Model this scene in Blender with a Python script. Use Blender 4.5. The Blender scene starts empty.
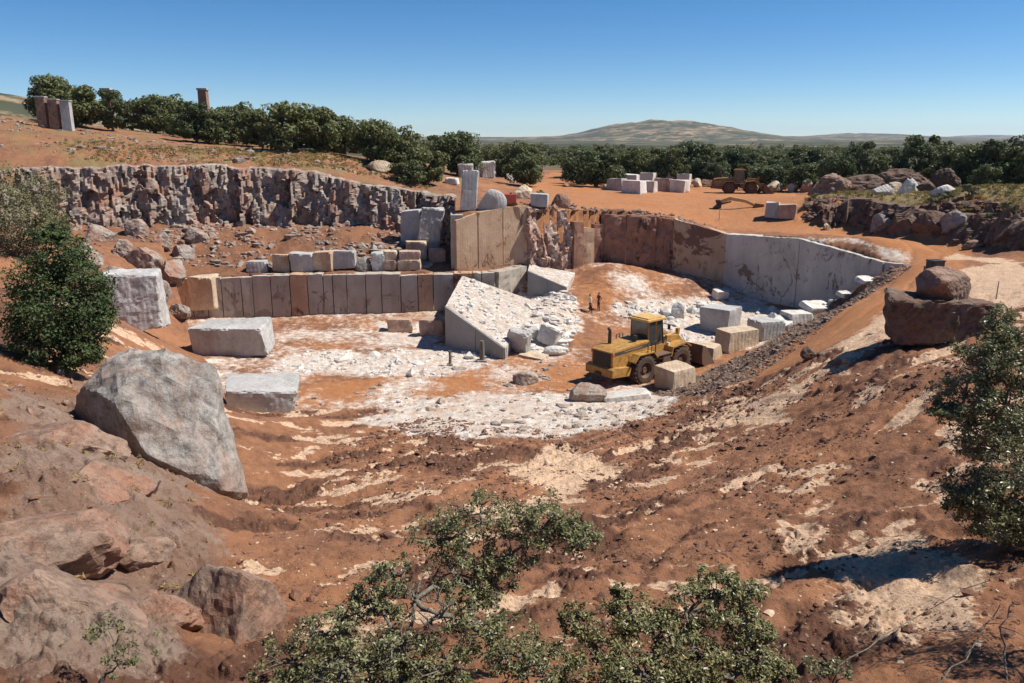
import bpy, bmesh, math, random
import numpy as np
from mathutils import Vector, Matrix

# ------------------------------------------------------------------ camera, world, sun, exposure
scene = bpy.context.scene
col = scene.collection
R = math.radians
CAMZ = 17.5
PITCH = 14.2
FOC = 804.0
cam = bpy.data.cameras.new('camera')
cam.sensor_width = 36.0
cam.lens = 36.0 * FOC / 1024.0
cam.clip_start = 0.1
cam.clip_end = 60000
cam_o = bpy.data.objects.new('camera', cam)
cam_o.location = (0, 0, CAMZ)
cam_o.rotation_euler = (R(90 - PITCH), 0, 0)
col.objects.link(cam_o)
scene.camera = cam_o

SUN_AZ, SUN_EL = 6.0, 54.0            # azimuth from +X towards +Y
S = Vector((math.cos(R(SUN_EL)) * math.cos(R(SUN_AZ)), math.cos(R(SUN_EL)) * math.sin(R(SUN_AZ)), math.sin(R(SUN_EL))))
world = bpy.data.worlds.new('World')
scene.world = world
world.use_nodes = True
wnt = world.node_tree
sky = wnt.nodes.new('ShaderNodeTexSky')
sky.sky_type = 'NISHITA'
sky.sun_disc = False
sky.sun_elevation = R(SUN_EL)
sky.sun_rotation = R(90 - SUN_AZ)
sky.altitude = 2600
sky.air_density = 0.9
sky.dust_density = 0.0
sky.ozone_density = 3.5
wnt.nodes['Background'].inputs[1].default_value = 0.08
hsv = wnt.nodes.new('ShaderNodeHueSaturation')       # the deep blue of a phone picture
hsv.inputs['Saturation'].default_value = 1.28
wnt.links.new(sky.outputs[0], hsv.inputs['Color'])
wnt.links.new(hsv.outputs[0], wnt.nodes['Background'].inputs[0])
sun = bpy.data.lights.new('sun', 'SUN')
sun.energy = 5.0
sun.angle = R(0.53)
sun.color = (1.0, 0.95, 0.87)
sun_o = bpy.data.objects.new('sun', sun)
sun_o.rotation_euler = S.to_track_quat('Z', 'Y').to_euler()
sun_o.location = (60, 0, 80)
col.objects.link(sun_o)
scene.view_settings.view_transform = 'Standard'
scene.view_settings.look = 'None'
scene.view_settings.exposure = 0.5
scene.view_settings.gamma = 1.0

rng = np.random.default_rng(7)
random.seed(7)

# ------------------------------------------------------------------ pixel -> place
CP, SP = math.cos(R(PITCH)), math.sin(R(PITCH))
def ray(px, py):
    u = (px - 512) / FOC; v = (341.5 - py) / FOC
    return np.array([u, CP + v * SP, -SP + v * CP])
def W(px, py, z):                       # the point of that pixel at height z
    d = ray(px, py); t = (z - CAMZ) / d[2]
    return Vector((d[0] * t, d[1] * t, z))
def Wd(px, py, dist):                   # the point of that pixel at ground distance dist (along Y)
    d = ray(px, py); t = dist / d[1]
    return Vector((d[0] * t, dist, CAMZ + d[2] * t))

# ------------------------------------------------------------------ noise
def _hash(ix, iy, iz, seed):
    h = (ix.astype(np.int64) * 374761393 + iy.astype(np.int64) * 668265263 + iz.astype(np.int64) * 2147483647 + seed * 1274126177) & 0xFFFFFFFF
    h = ((h ^ (h >> 13)) * 1274126177) & 0xFFFFFFFF
    h = ((h ^ (h >> 16)) * 2246822519) & 0xFFFFFFFF
    return ((h ^ (h >> 15)) & 0xFFFF) / 32767.5 - 1.0
def vnoise2(x, y, seed=0):
    ix = np.floor(x); iy = np.floor(y); fx = x - ix; fy = y - iy
    fx = fx * fx * fx * (fx * (fx * 6 - 15) + 10); fy = fy * fy * fy * (fy * (fy * 6 - 15) + 10)
    z = np.zeros_like(ix)
    a = _hash(ix, iy, z, seed); b = _hash(ix + 1, iy, z, seed); c = _hash(ix, iy + 1, z, seed); d = _hash(ix + 1, iy + 1, z, seed)
    return (a * (1 - fx) + b * fx) * (1 - fy) + (c * (1 - fx) + d * fx) * fy
def fbm2(x, y, oct=4, seed=0, gain=0.5):
    s = 0; a = 1.0; t = 0
    for i in range(oct):
        s = s + a * vnoise2(x * 2 ** i + 17.3 * i, y * 2 ** i - 9.1 * i, seed + i); t += a; a *= gain
    return s / t
def vnoise3(P, seed=0):
    I = np.floor(P); F = P - I; F = F * F * (3 - 2 * F)
    r = 0
    for dx in (0, 1):
        for dy in (0, 1):
            for dz in (0, 1):
                w = (F[:, 0] if dx else 1 - F[:, 0]) * (F[:, 1] if dy else 1 - F[:, 1]) * (F[:, 2] if dz else 1 - F[:, 2])
                r = r + w * _hash(I[:, 0] + dx, I[:, 1] + dy, I[:, 2] + dz, seed)
    return r
def fbm3(P, oct=4, seed=0, gain=0.5):
    s = 0; a = 1.0; t = 0
    for i in range(oct):
        s = s + a * vnoise3(P * 2 ** i + 11.7 * i, seed + i); t += a; a *= gain
    return s / t

def facet3(P, seed=0, tilt=0.6):
    """angular relief: every cell is a flat facet with its own offset and slope"""
    I = np.floor(P); best = np.full(len(P), 1e9); val = np.zeros(len(P))
    for dx in (-1, 0, 1):
        for dy in (-1, 0, 1):
            for dz in (-1, 0, 1):
                c = I + np.array([dx, dy, dz]); f = [_hash(c[:, 0], c[:, 1], c[:, 2], seed + q) for q in range(7)]
                d = P - (c + 0.5 + 0.45 * np.stack(f[:3], -1)); L = (d * d).sum(1); m = L < best
                best = np.where(m, L, best); val = np.where(m, f[3] + tilt * (d[:, 0] * f[4] + d[:, 1] * f[5] + d[:, 2] * f[6]), val)
    return val

# ------------------------------------------------------------------ mesh and object helpers
def mesh_np(name, V, F):
    V = np.asarray(V, dtype=np.float32); F = np.asarray(F, dtype=np.int32)
    me = bpy.data.meshes.new(name)
    me.vertices.add(len(V)); me.vertices.foreach_set('co', V.ravel())
    k = F.shape[1]
    me.loops.add(F.size); me.loops.foreach_set('vertex_index', F.ravel())
    me.polygons.add(len(F)); me.polygons.foreach_set('loop_start', np.arange(0, F.size, k, dtype=np.int32))
    me.update(calc_edges=True); me.validate()
    return me
def obj(name, me, mat=None, parent=None, loc=None, smooth=False):
    o = bpy.data.objects.new(name, me); col.objects.link(o)
    if mat is not None and me is not None and not me.materials: me.materials.append(mat)
    if parent is not None: o.parent = parent
    if loc is not None: o.location = loc
    if me is not None: me.polygons.foreach_set('use_smooth', np.full(len(me.polygons), bool(smooth)))
    return o
def tag(o, label=None, cat=None, group=None, kind=None):
    if label: o['label'] = label
    if cat: o['category'] = cat
    if group: o['group'] = group
    if kind: o['kind'] = kind
    return o
def empty(name, loc, rz=0, label=None, cat=None, group=None):
    o = bpy.data.objects.new(name, None); col.objects.link(o)
    o.empty_display_size = 0.3; o.location = loc; o.rotation_euler = (0, 0, rz)
    return tag(o, label, cat, group)
def copy_tree(o, parent=None):
    c = o.copy(); col.objects.link(c); c.parent = parent
    for ch in list(o.children): copy_tree(ch, c)
    return c

class MB:
    def __init__(s): s.v = []; s.f = []
    def add(s, vs, fs):
        n = len(s.v); s.v += [tuple(v) for v in vs]; s.f += [tuple(i + n for i in f) for f in fs]; return s
    def box(s, c, d, rot=None):
        hx, hy, hz = d[0] / 2, d[1] / 2, d[2] / 2
        vs = [Vector((x, y, z)) for x in (-hx, hx) for y in (-hy, hy) for z in (-hz, hz)]
        if rot is not None: vs = [rot @ v for v in vs]
        c = Vector(c)
        return s.add([c + v for v in vs], [(0, 1, 3, 2), (4, 6, 7, 5), (0, 4, 5, 1), (2, 3, 7, 6), (0, 2, 6, 4), (1, 5, 7, 3)])
    def prism(s, poly, y0, y1):         # polygon in xz, counter-clockwise, extruded along y
        n = len(poly)
        vs = [(x, y0, z) for x, z in poly] + [(x, y1, z) for x, z in poly]
        fs = [tuple(range(n)), tuple(range(2 * n - 1, n - 1, -1))]
        fs += [(i, i + n, (i + 1) % n + n, (i + 1) % n) for i in range(n)]
        return s.add(vs, fs)
    def tube(s, pts, rad, seg=8, cap=True):
        pts = [Vector(p) for p in pts]
        if not hasattr(rad, '__len__'): rad = [rad] * len(pts)
        rings = []; up = None
        for i, p in enumerate(pts):
            t = (pts[min(i + 1, len(pts) - 1)] - pts[max(i - 1, 0)])
            t = t.normalized() if t.length > 1e-9 else Vector((0, 0, 1))
            if up is None: up = Vector((0, 0, 1)) if abs(t.z) < 0.9 else Vector((1, 0, 0))
            a = t.cross(up).normalized(); b = a.cross(t).normalized(); up = b
            rings.append([p + (a * math.cos(2 * math.pi * k / seg) + b * math.sin(2 * math.pi * k / seg)) * rad[i] for k in range(seg)])
        vs = [v for r in rings for v in r]; fs = []
        for i in range(len(pts) - 1):
            for k in range(seg):
                fs.append((i * seg + k, i * seg + (k + 1) % seg, (i + 1) * seg + (k + 1) % seg, (i + 1) * seg + k))
        if cap:
            fs.append(tuple(range(seg - 1, -1, -1))); fs.append(tuple((len(pts) - 1) * seg + k for k in range(seg)))
        return s.add(vs, fs)
    def lathe_y(s, prof, c, seg=28):    # profile (radius, y) turned about the y axis through c
        vs = []; fs = []; n = len(prof)
        for k in range(seg):
            a = 2 * math.pi * k / seg
            vs += [(c[0] + r * math.cos(a), c[1] + y, c[2] + r * math.sin(a)) for r, y in prof]
        for k in range(seg):
            k2 = (k + 1) % seg
            for i in range(n - 1): fs.append((k * n + i, k2 * n + i, k2 * n + i + 1, k * n + i + 1))
        return s.add(vs, fs)
    def build(s, name, mat, parent=None, bevel=0, smooth=False):
        me = bpy.data.meshes.new(name); me.from_pydata(s.v, [], s.f); me.validate()
        bm = bmesh.new(); bm.from_mesh(me); bmesh.ops.recalc_face_normals(bm, faces=bm.faces)
        if bevel: bmesh.ops.bevel(bm, geom=list(bm.edges), offset=bevel, segments=2, affect='EDGES', profile=0.6, clamp_overlap=True)
        bm.to_mesh(me); bm.free()
        return obj(name, me, mat, parent, smooth=smooth)

# ------------------------------------------------------------------ materials
class NT:
    def __init__(s, name):
        s.m = bpy.data.materials.new(name); s.m.use_nodes = True; s.t = s.m.node_tree
        s.b = s.t.nodes['Principled BSDF']; s.b.inputs['Roughness'].default_value = 0.9
        s.b.inputs['Specular IOR Level'].default_value = 0.25
        s.geo = s.t.nodes.new('ShaderNodeNewGeometry'); s.pos = s.geo.outputs['Position']
    def n(s, t): return s.t.nodes.new(t)
    def l(s, a, b): s.t.links.new(a, b)
    def mapped(s, scale=(1, 1, 1), rot=(0, 0, 0), src=None):
        m = s.n('ShaderNodeMapping'); m.inputs['Scale'].default_value = scale; m.inputs['Rotation'].default_value = rot
        s.l(src or s.pos, m.inputs['Vector']); return m.outputs[0]
    def noise(s, scale, detail=6, rough=0.6, vec=None, dist=0):
        n = s.n('ShaderNodeTexNoise'); n.inputs['Scale'].default_value = scale; n.inputs['Detail'].default_value = detail
        n.inputs['Roughness'].default_value = rough; n.inputs['Distortion'].default_value = dist
        s.l(vec or s.pos, n.inputs['Vector']); return n.outputs['Fac']
    def voro(s, scale, vec=None, feat='F1', out='Distance'):
        n = s.n('ShaderNodeTexVoronoi'); n.feature = feat; n.inputs['Scale'].default_value = scale
        s.l(vec or s.pos, n.inputs['Vector']); return n.outputs[out]
    def ramp(s, fac, stops):
        r = s.n('ShaderNodeValToRGB'); e = r.color_ramp.elements
        while len(e) < len(stops): e.new(0.5)
        for i, (p, c) in enumerate(stops):
            e[i].position = p; e[i].color = (c, c, c, 1) if not hasattr(c, '__len__') else (*c, 1)
        s.l(fac, r.inputs[0]); return r.outputs[0]
    def mix(s, fac, a, b, mode='MIX'):
        m = s.n('ShaderNodeMix'); m.data_type = 'RGBA'; m.blend_type = mode
        for sock, v in ((m.inputs[0], fac), (m.inputs[6], a), (m.inputs[7], b)):
            if hasattr(v, 'links') or hasattr(v, 'is_linked'): s.l(v, sock)
            elif hasattr(v, '__len__'): sock.default_value = (*v, 1)
            else: sock.default_value = v
        return m.outputs[2]
    def math(s, op, a, b=0.0):
        m = s.n('ShaderNodeMath'); m.operation = op
        for sock, v in ((m.inputs[0], a), (m.inputs[1], b)):
            if hasattr(v, 'is_linked'): s.l(v, sock)
            else: sock.default_value = v
        return m.outputs[0]
    def bump(s, h, strength=0.5, dist=0.05, prev=None):
        b = s.n('ShaderNodeBump'); b.inputs['Strength'].default_value = strength; b.inputs['Distance'].default_value = dist
        s.l(h, b.inputs['Height'])
        if prev is not None: s.l(prev, b.inputs['Normal'])
        return b.outputs[0]
    def color(s, c):
        if hasattr(c, 'is_linked'): s.l(c, s.b.inputs['Base Color'])
        else: s.b.inputs['Base Color'].default_value = (*c, 1)
        return s
    def normal(s, n): s.l(n, s.b.inputs['Normal']); return s
    def attr(s, name):
        a = s.n('ShaderNodeAttribute'); a.attribute_name = name; return a
    def orand(s): return s.n('ShaderNodeObjectInfo').outputs['Random']

SOIL = (0.30, 0.142, 0.078); SOIL_D = (0.125, 0.056, 0.034); ORANGE = (0.42, 0.180, 0.070); ORANGE_D = (0.29, 0.115, 0.046)
PALE = (0.70, 0.50, 0.34); MARBLE = (0.70, 0.65, 0.58)

def m_ground():
    g = NT('quarry_ground')
    z = g.attr('zone'); sep = g.n('ShaderNodeSeparateColor'); g.l(z.outputs['Color'], sep.inputs[0])
    wr, ww, ws = sep.outputs[0], sep.outputs[1], sep.outputs[2]; wp = z.outputs['Alpha']
    z2 = g.attr('zone2'); sep2 = g.n('ShaderNodeSeparateColor'); g.l(z2.outputs['Color'], sep2.inputs[0])
    wg, wf, wd = sep2.outputs[0], sep2.outputs[1], sep2.outputs[2]; wk = z2.outputs['Alpha']
    n1 = g.noise(0.22, 8, 0.65); n2 = g.noise(1.7, 8, 0.7); n3 = g.noise(9, 6, 0.7); n4 = g.noise(38, 4, 0.7)
    soil = g.mix(g.ramp(n2, [(0.3, 0), (0.68, 1)]), SOIL_D, SOIL)
    soil = g.mix(g.ramp(n1, [(0.35, 0), (0.7, 0.75)]), soil, (0.41, 0.185, 0.083))
    soil = g.mix(g.math('MULTIPLY', wd, 0.85), soil, (0.105, 0.048, 0.031))
    orange = g.mix(g.ramp(n2, [(0.28, 0), (0.66, 1)]), ORANGE_D, ORANGE)
    orange = g.mix(g.ramp(n1, [(0.4, 0), (0.75, 0.5)]), orange, (0.46, 0.235, 0.120))
    def edge(w, lo=0.36, hi=0.60, amp=0.62):     # break a zone's edge up with fine noise
        nz = g.math('ADD', g.math('MULTIPLY', n1, 0.35), g.math('ADD', g.math('MULTIPLY', n2, 0.40), g.math('MULTIPLY', n3, 0.25)))
        k = g.math('ADD', w, g.math('MULTIPLY', g.math('SUBTRACT', nz, 0.5), amp * 4))
        return g.ramp(k, [(lo, 0), (hi, 1)])
    c = g.mix(edge(wr), soil, orange)
    pale = g.mix(g.ramp(n3, [(0.3, 0), (0.65, 1)]), (0.40, 0.23, 0.135), PALE)
    c = g.mix(edge(wp, 0.38, 0.58, 0.85), c, pale)
    marb = g.mix(g.ramp(n2, [(0.36, 0), (0.60, 1)]), (0.44, 0.30, 0.21), MARBLE)
    marb = g.mix(g.ramp(g.noise(0.5, 8, 0.72, dist=0.8), [(0.48, 0), (0.62, 0.75)]), marb, (0.52, 0.36, 0.255))
    marb = g.mix(g.ramp(g.noise(0.9, 7, 0.7), [(0.52, 0), (0.72, 0.8)]), marb, (0.50, 0.50, 0.50))
    marb = g.mix(g.ramp(n3, [(0.58, 0), (0.75, 0.5)]), marb, (0.25, 0.19, 0.155))
    c = g.mix(edge(ww, 0.34, 0.66, 0.6), c, marb)
    spoil = g.mix(g.ramp(n3, [(0.35, 0), (0.62, 1)]), (0.10, 0.062, 0.045), (0.25, 0.165, 0.12))
    c = g.mix(edge(ws), c, spoil)
    grass = g.mix(n2, (0.13, 0.11, 0.045), (0.27, 0.19, 0.085))
    c = g.mix(edge(wg, 0.4, 0.62, 0.7), c, grass)
    rk = g.mix(g.ramp(n1, [(0.35, 0), (0.62, 1)]), (0.225, 0.122, 0.078), (0.31, 0.225, 0.17))
    rk = g.mix(g.ramp(n2, [(0.36, 0.75), (0.55, 0)]), rk, (0.20, 0.115, 0.08))
    vv = g.noise(0.8, 7, 0.62, g.mapped((1, 1, 1), (0.7, 0.4, 0.3)), 2.0)
    rk = g.mix(g.math('MULTIPLY', g.ramp(vv, [(0.485, 0), (0.5, 1), (0.515, 0)]), 0.6), rk, (0.08, 0.055, 0.045))
    c = g.mix(edge(wk, 0.38, 0.6, 0.5), c, rk)
    far = g.mix(g.ramp(g.noise(0.012, 6, 0.6), [(0.52, 0), (0.60, 1)]), (0.045, 0.05, 0.026), (0.20, 0.155, 0.085))
    c = g.mix(wf, c, far)
    vs = g.n('ShaderNodeTexVoronoi'); vs.inputs['Scale'].default_value = 7.5; g.l(g.pos, vs.inputs['Vector'])
    vr = g.n('ShaderNodeSeparateColor'); g.l(vs.outputs['Color'], vr.inputs[0])
    near_ = g.math('SUBTRACT', 1.0, wf)
    peb = g.math('MULTIPLY', g.math('MULTIPLY', g.ramp(vs.outputs['Distance'], [(0.16, 1), (0.34, 0)]), g.ramp(vr.outputs[0], [(0.62, 0), (0.66, 1)])), near_)
    c = g.mix(g.math('MULTIPLY', peb, 0.55), c, g.mix(vr.outputs[1], (0.09, 0.045, 0.03), (0.50, 0.36, 0.26)))
    c = g.mix(0.42, c, g.ramp(n4, [(0.25, 0.35), (0.75, 0.66)]), 'OVERLAY')
    g.color(c)
    b = g.bump(n3, 0.9, 0.12); b = g.bump(peb, 0.8, 0.05, b); b = g.bump(n4, 0.7, 0.03, b)
    g.normal(b); g.b.inputs['Roughness'].default_value = 0.95
    return g.m

def m_marble(name, base, dark, stain, stain_amt=0.5, veins=True, streak=True):
    g = NT(name)
    n1 = g.noise(0.55, 7, 0.62, dist=0.6); n2 = g.noise(3.5, 8, 0.7); n3 = g.noise(22, 5, 0.7)
    c = g.mix(g.ramp(n1, [(0.3, 0), (0.7, 1)]), dark, base)
    c = g.mix(g.ramp(n2, [(0.45, 0), (0.8, 0.5)]), c, tuple(x * 0.72 for x in base))
    st = g.noise(0.8, 8, 0.75, g.mapped((1, 1, 0.35)) if streak else None, 0.4)
    c = g.mix(g.math('MULTIPLY', g.ramp(st, [(0.47, 0), (0.66, 1)]), stain_amt), c, stain)
    if veins:
        v = g.noise(0.9, 6, 0.6, g.mapped((1, 1, 1.3), (0.5, 0.6, 0)), 1.6)
        vr = g.ramp(v, [(0.485, 0), (0.5, 1), (0.515, 0)])
        c = g.mix(g.math('MULTIPLY', vr, 0.45), c, tuple(x * 0.45 for x in dark))
    tc = g.n('ShaderNodeTexCoord'); wv = g.n('ShaderNodeTexWave'); wv.wave_type = 'BANDS'; wv.bands_direction = 'DIAGONAL'
    wv.inputs['Scale'].default_value = 1.6; wv.inputs['Distortion'].default_value = 1.2; wv.inputs['Detail'].default_value = 3; g.l(g.mapped((1, 1, 0.03), src=tc.outputs['Object']), wv.inputs['Vector'])
    rnd = g.orand()
    c = g.mix(0.5, c, g.ramp(rnd, [(0, (0.40, 0.395, 0.38)), (0.5, (0.5, 0.5, 0.5)), (1, (0.58, 0.57, 0.56))]), 'OVERLAY')
    g.color(c); g.b.inputs['Roughness'].default_value = 0.8
    g.normal(g.bump(n3, 0.6, 0.025, g.bump(n2, 0.6, 0.08, g.bump(wv.outputs['Fac'], 0.25, 0.05))))
    return g.m

def m_wall(name, base, dark, stain, amt):     # a sawn quarry face with weathering running down from the top
    g = NT(name)
    n1 = g.noise(0.30, 7, 0.6, dist=0.8); n2 = g.noise(2.2, 8, 0.7); n3 = g.noise(14, 5, 0.7)
    c = g.mix(g.ramp(n1, [(0.3, 0), (0.68, 1)]), dark, base)
    run = g.noise(1.1, 7, 0.7, g.mapped((1, 1, 0.12)), 0.2)
    c = g.mix(g.math('MULTIPLY', g.ramp(run, [(0.47, 0), (0.75, 1)]), 0.4), c, tuple(0.5 * (a + b) for a, b in zip(dark, stain)))
    cr = g.noise(0.36, 5, 0.55, g.mapped((1, 1, 0.6), (0.3, 0.9, 0.2)), 1.9)
    crk = g.ramp(cr, [(0.465, 0), (0.5, 1), (0.535, 0)])
    pat = g.ramp(g.noise(0.33, 6, 0.7), [(0.5, 0), (0.57, 1)])
    c = g.mix(g.math('MULTIPLY', g.math('MULTIPLY', crk, pat), 0.9), c, stain)
    pat2 = g.ramp(g.noise(0.23, 7, 0.66, g.mapped((1, 1, 0.7), (1.1, 0.2, 0.5)), 0.9), [(0.585, 0), (0.61, 1)])
    c = g.mix(g.math('MULTIPLY', pat2, amt), c, stain)
    dr = g.n('ShaderNodeTexWave'); dr.wave_type = 'BANDS'; dr.bands_direction = 'X'
    dr.inputs['Scale'].default_value = 1.3; dr.inputs['Distortion'].default_value = 0.6
    g.l(g.mapped((1, 0.7, 0)), dr.inputs['Vector'])
    g.color(c); g.b.inputs['Roughness'].default_value = 0.85
    b = g.bump(n2, 0.6, 0.08); b = g.bump(n3, 0.4, 0.02, b); b = g.bump(dr.outputs['Fac'], 0.12, 0.03, b)
    g.normal(b)
    return g.m

def m_rock(name, a, b_, c_, scale=1.0, red=0.5):
    g = NT(name)
    n1 = g.noise(0.45 * scale, 8, 0.65, dist=0.5); n2 = g.noise(2.6 * scale, 8, 0.72); n3 = g.noise(15 * scale, 6, 0.7)
    c = g.mix(g.ramp(n1, [(0.32, 0), (0.66, 1)]), a, b_)
    c = g.mix(g.ramp(n2, [(0.36, 0.8), (0.56, 0)]), c, tuple(x * 0.42 for x in a))
    r = g.noise(0.6 * scale, 8, 0.72, g.mapped((1, 1, 0.5)), 0.7)
    c = g.mix(g.math('MULTIPLY', g.ramp(r, [(0.45, 0), (0.62, 1)]), red), c, c_)
    v = g.noise(1.1 * scale, 7, 0.6, g.mapped((1, 1, 1), (0.7, 0.4, 0.3)), 2.0)
    c = g.mix(g.math('MULTIPLY', g.ramp(v, [(0.48, 0), (0.5, 1), (0.52, 0)]), 0.5), c, tuple(x * 0.25 for x in a))
    g.color(c); g.normal(g.bump(n3, 0.7, 0.03, g.bump(n2, 0.8, 0.12)))
    return g.m

def m_leaf(name, a, b_, trans=0.25, gloss=0.5):
    g = NT(name)
    c = g.mix(g.geo.outputs['Random Per Island'], a, b_)
    c = g.mix(1.0, c, g.ramp(g.orand(), [(0, (0.55, 0.64, 0.55)), (0.3, (0.9, 0.95, 0.8)), (0.65, (1.6, 1.35, 1.0)), (1, (0.8, 0.9, 1.0))]), 'MULTIPLY')
    c = g.mix(g.ramp(g.noise(0.9, 3), [(0.35, 0.0), (0.65, 0.35)]), c, tuple(x * 1.5 for x in b_))
    g.color(c); g.b.inputs['Roughness'].default_value = gloss; g.b.inputs['Specular IOR Level'].default_value = 0.35
    t = g.n('ShaderNodeBsdfTranslucent'); g.l(c, t.inputs[0])
    mx = g.n('ShaderNodeMixShader'); mx.inputs[0].default_value = trans
    g.l(g.b.outputs[0], mx.inputs[1]); g.l(t.outputs[0], mx.inputs[2])
    g.l(mx.outputs[0], g.t.nodes['Material Output'].inputs['Surface'])
    return g.m

def m_paint(name, c, dirt=(0.16, 0.075, 0.04), amt=0.5, rough=0.5, scale=2.5, metal=0.0):
    g = NT(name)
    n = g.noise(scale, 8, 0.72); n2 = g.noise(scale * 9, 5, 0.7)
    k = g.mix(g.math('MULTIPLY', g.ramp(n, [(0.42, 0), (0.66, 1)]), amt), c, dirt)
    k = g.mix(g.ramp(n2, [(0.55, 0), (0.75, 0.35)]), k, tuple(x * 0.6 for x in dirt))
    g.color(k); g.b.inputs['Roughness'].default_value = rough; g.b.inputs['Metallic'].default_value = metal
    g.b.inputs['Specular IOR Level'].default_value = 0.4
    g.normal(g.bump(n2, 0.15, 0.01))
    return g.m
def m_glass(name='tinted_glass'):
    g = NT(name); g.color(g.mix(g.noise(3, 5), (0.02, 0.03, 0.035), (0.06, 0.065, 0.06)))
    g.b.inputs['Roughness'].default_value = 0.08; g.b.inputs['Specular IOR Level'].default_value = 0.8
    return g.m

M = dict(
    ground=m_ground(),
    white=m_marble('white_marble', (0.68, 0.65, 0.60), (0.47, 0.45, 0.42), (0.34, 0.22, 0.14), 0.55),
    grey=m_marble('grey_marble', (0.50, 0.49, 0.47), (0.33, 0.325, 0.32), (0.27, 0.18, 0.12), 0.45),
    tan=m_marble('tan_marble', (0.60, 0.49, 0.36), (0.42, 0.31, 0.21), (0.26, 0.13, 0.07), 0.6),
    pink=m_marble('pink_marble', (0.56, 0.42, 0.33), (0.36, 0.23, 0.17), (0.22, 0.10, 0.06), 0.7),
    wall_white=m_wall('white_quarry_face', (0.55, 0.52, 0.475), (0.37, 0.34, 0.305), (0.105, 0.055, 0.036), 0.75),
    wall_tan=m_wall('tan_quarry_face', (0.52, 0.37, 0.25), (0.38, 0.235, 0.145), (0.10, 0.045, 0.03), 0.8),
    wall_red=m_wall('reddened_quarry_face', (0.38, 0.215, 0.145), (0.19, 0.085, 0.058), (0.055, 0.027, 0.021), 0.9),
    wall_grey=m_wall('grey_quarry_face', (0.46, 0.42, 0.36), (0.33, 0.275, 0.22), (0.15, 0.09, 0.06), 0.5),
    sawn=m_marble('grey_sawn_face', (0.33, 0.325, 0.32), (0.24, 0.235, 0.23), (0.2, 0.16, 0.13), 0.3, veins=False),
    rock_grey=m_rock('grey_rock', (0.27, 0.25, 0.225), (0.42, 0.395, 0.36), (0.27, 0.145, 0.09), 1.0, 0.55),
    rock_brown=m_rock('brown_rock', (0.22, 0.145, 0.105), (0.36, 0.25, 0.185), (0.30, 0.13, 0.075), 1.0, 0.7),
    rock_dark=m_rock('dark_brown_rock', (0.12, 0.08, 0.06), (0.22, 0.155, 0.115), (0.17, 0.07, 0.042), 1.0, 0.65),
    cliff=m_rock('weathered_cliff_rock', (0.25, 0.20, 0.165), (0.44, 0.385, 0.33), (0.32, 0.15, 0.09), 0.7, 0.8),
    rubble=m_rock('rubble_rock', (0.32, 0.26, 0.215), (0.52, 0.47, 0.41), (0.28, 0.14, 0.085), 2.0, 0.6),
    clod=m_rock('soil_clod', (0.15, 0.075, 0.05), (0.25, 0.13, 0.085), (0.28, 0.14, 0.08), 2.0, 0.5),
    spoil=m_rock('spoil_stone', (0.19, 0.125, 0.095), (0.36, 0.27, 0.21), (0.24, 0.12, 0.075), 1.2, 0.5),
    bark=m_rock('oak_bark', (0.16, 0.135, 0.105), (0.30, 0.265, 0.215), (0.12, 0.1, 0.07), 6.0, 0.4),
    twig=m_rock('pale_twig', (0.30, 0.26, 0.20), (0.44, 0.40, 0.32), (0.25, 0.2, 0.14), 8.0, 0.3),
    leaf=m_leaf('oak_leaf', (0.030, 0.042, 0.016), (0.23, 0.24, 0.135), 0.25, 0.36),
    leaf_far=m_leaf('far_oak_leaf', (0.050, 0.068, 0.026), (0.105, 0.122, 0.050), 0.25, 0.65),
    leaf_bright=m_leaf('green_bush_leaf', (0.052, 0.082, 0.024), (0.115, 0.145, 0.050), 0.25, 0.6),
    leaf_grey=m_leaf('grey_shrub_leaf', (0.085, 0.095, 0.05), (0.16, 0.165, 0.095), 0.2, 0.7),
    yellow=m_paint('yellow_machine_paint', (0.47, 0.255, 0.055), (0.19, 0.095, 0.05), 0.9),
    yellow_pale=m_paint('faded_yellow_paint', (0.62, 0.40, 0.13), (0.30, 0.16, 0.07), 0.5),
    yellow_dull=m_paint('dull_yellow_paint', (0.33, 0.18, 0.045), (0.14, 0.07, 0.035), 0.7),
    black=m_paint('black_steel', (0.028, 0.026, 0.025), (0.10, 0.06, 0.04), 0.45),
    dirtysteel=m_paint('mud_caked_steel', (0.12, 0.075, 0.05), (0.18, 0.085, 0.048), 0.8, 0.8),
    tyre=m_paint('muddy_tyre', (0.05, 0.036, 0.03), (0.135, 0.068, 0.042), 0.9, 0.95, 4),
    stripe=m_paint('dark_stripe', (0.055, 0.052, 0.05), (0.2, 0.12, 0.07), 0.4),
    lamp=m_paint('lamp_lens', (0.7, 0.68, 0.6), (0.3, 0.2, 0.1), 0.2, 0.2),
    red=m_paint('red_paint', (0.50, 0.075, 0.045), (0.2, 0.08, 0.05), 0.4),
    rust=m_paint('rusty_steel', (0.24, 0.115, 0.06), (0.11, 0.055, 0.035), 0.7, 0.9),
    khaki=m_paint('khaki_steel', (0.36, 0.24, 0.10), (0.16, 0.09, 0.05), 0.6),
    blue=m_paint('blue_paint', (0.04, 0.09, 0.22), (0.1, 0.07, 0.05), 0.4),
    glass=m_glass(),
)

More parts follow.
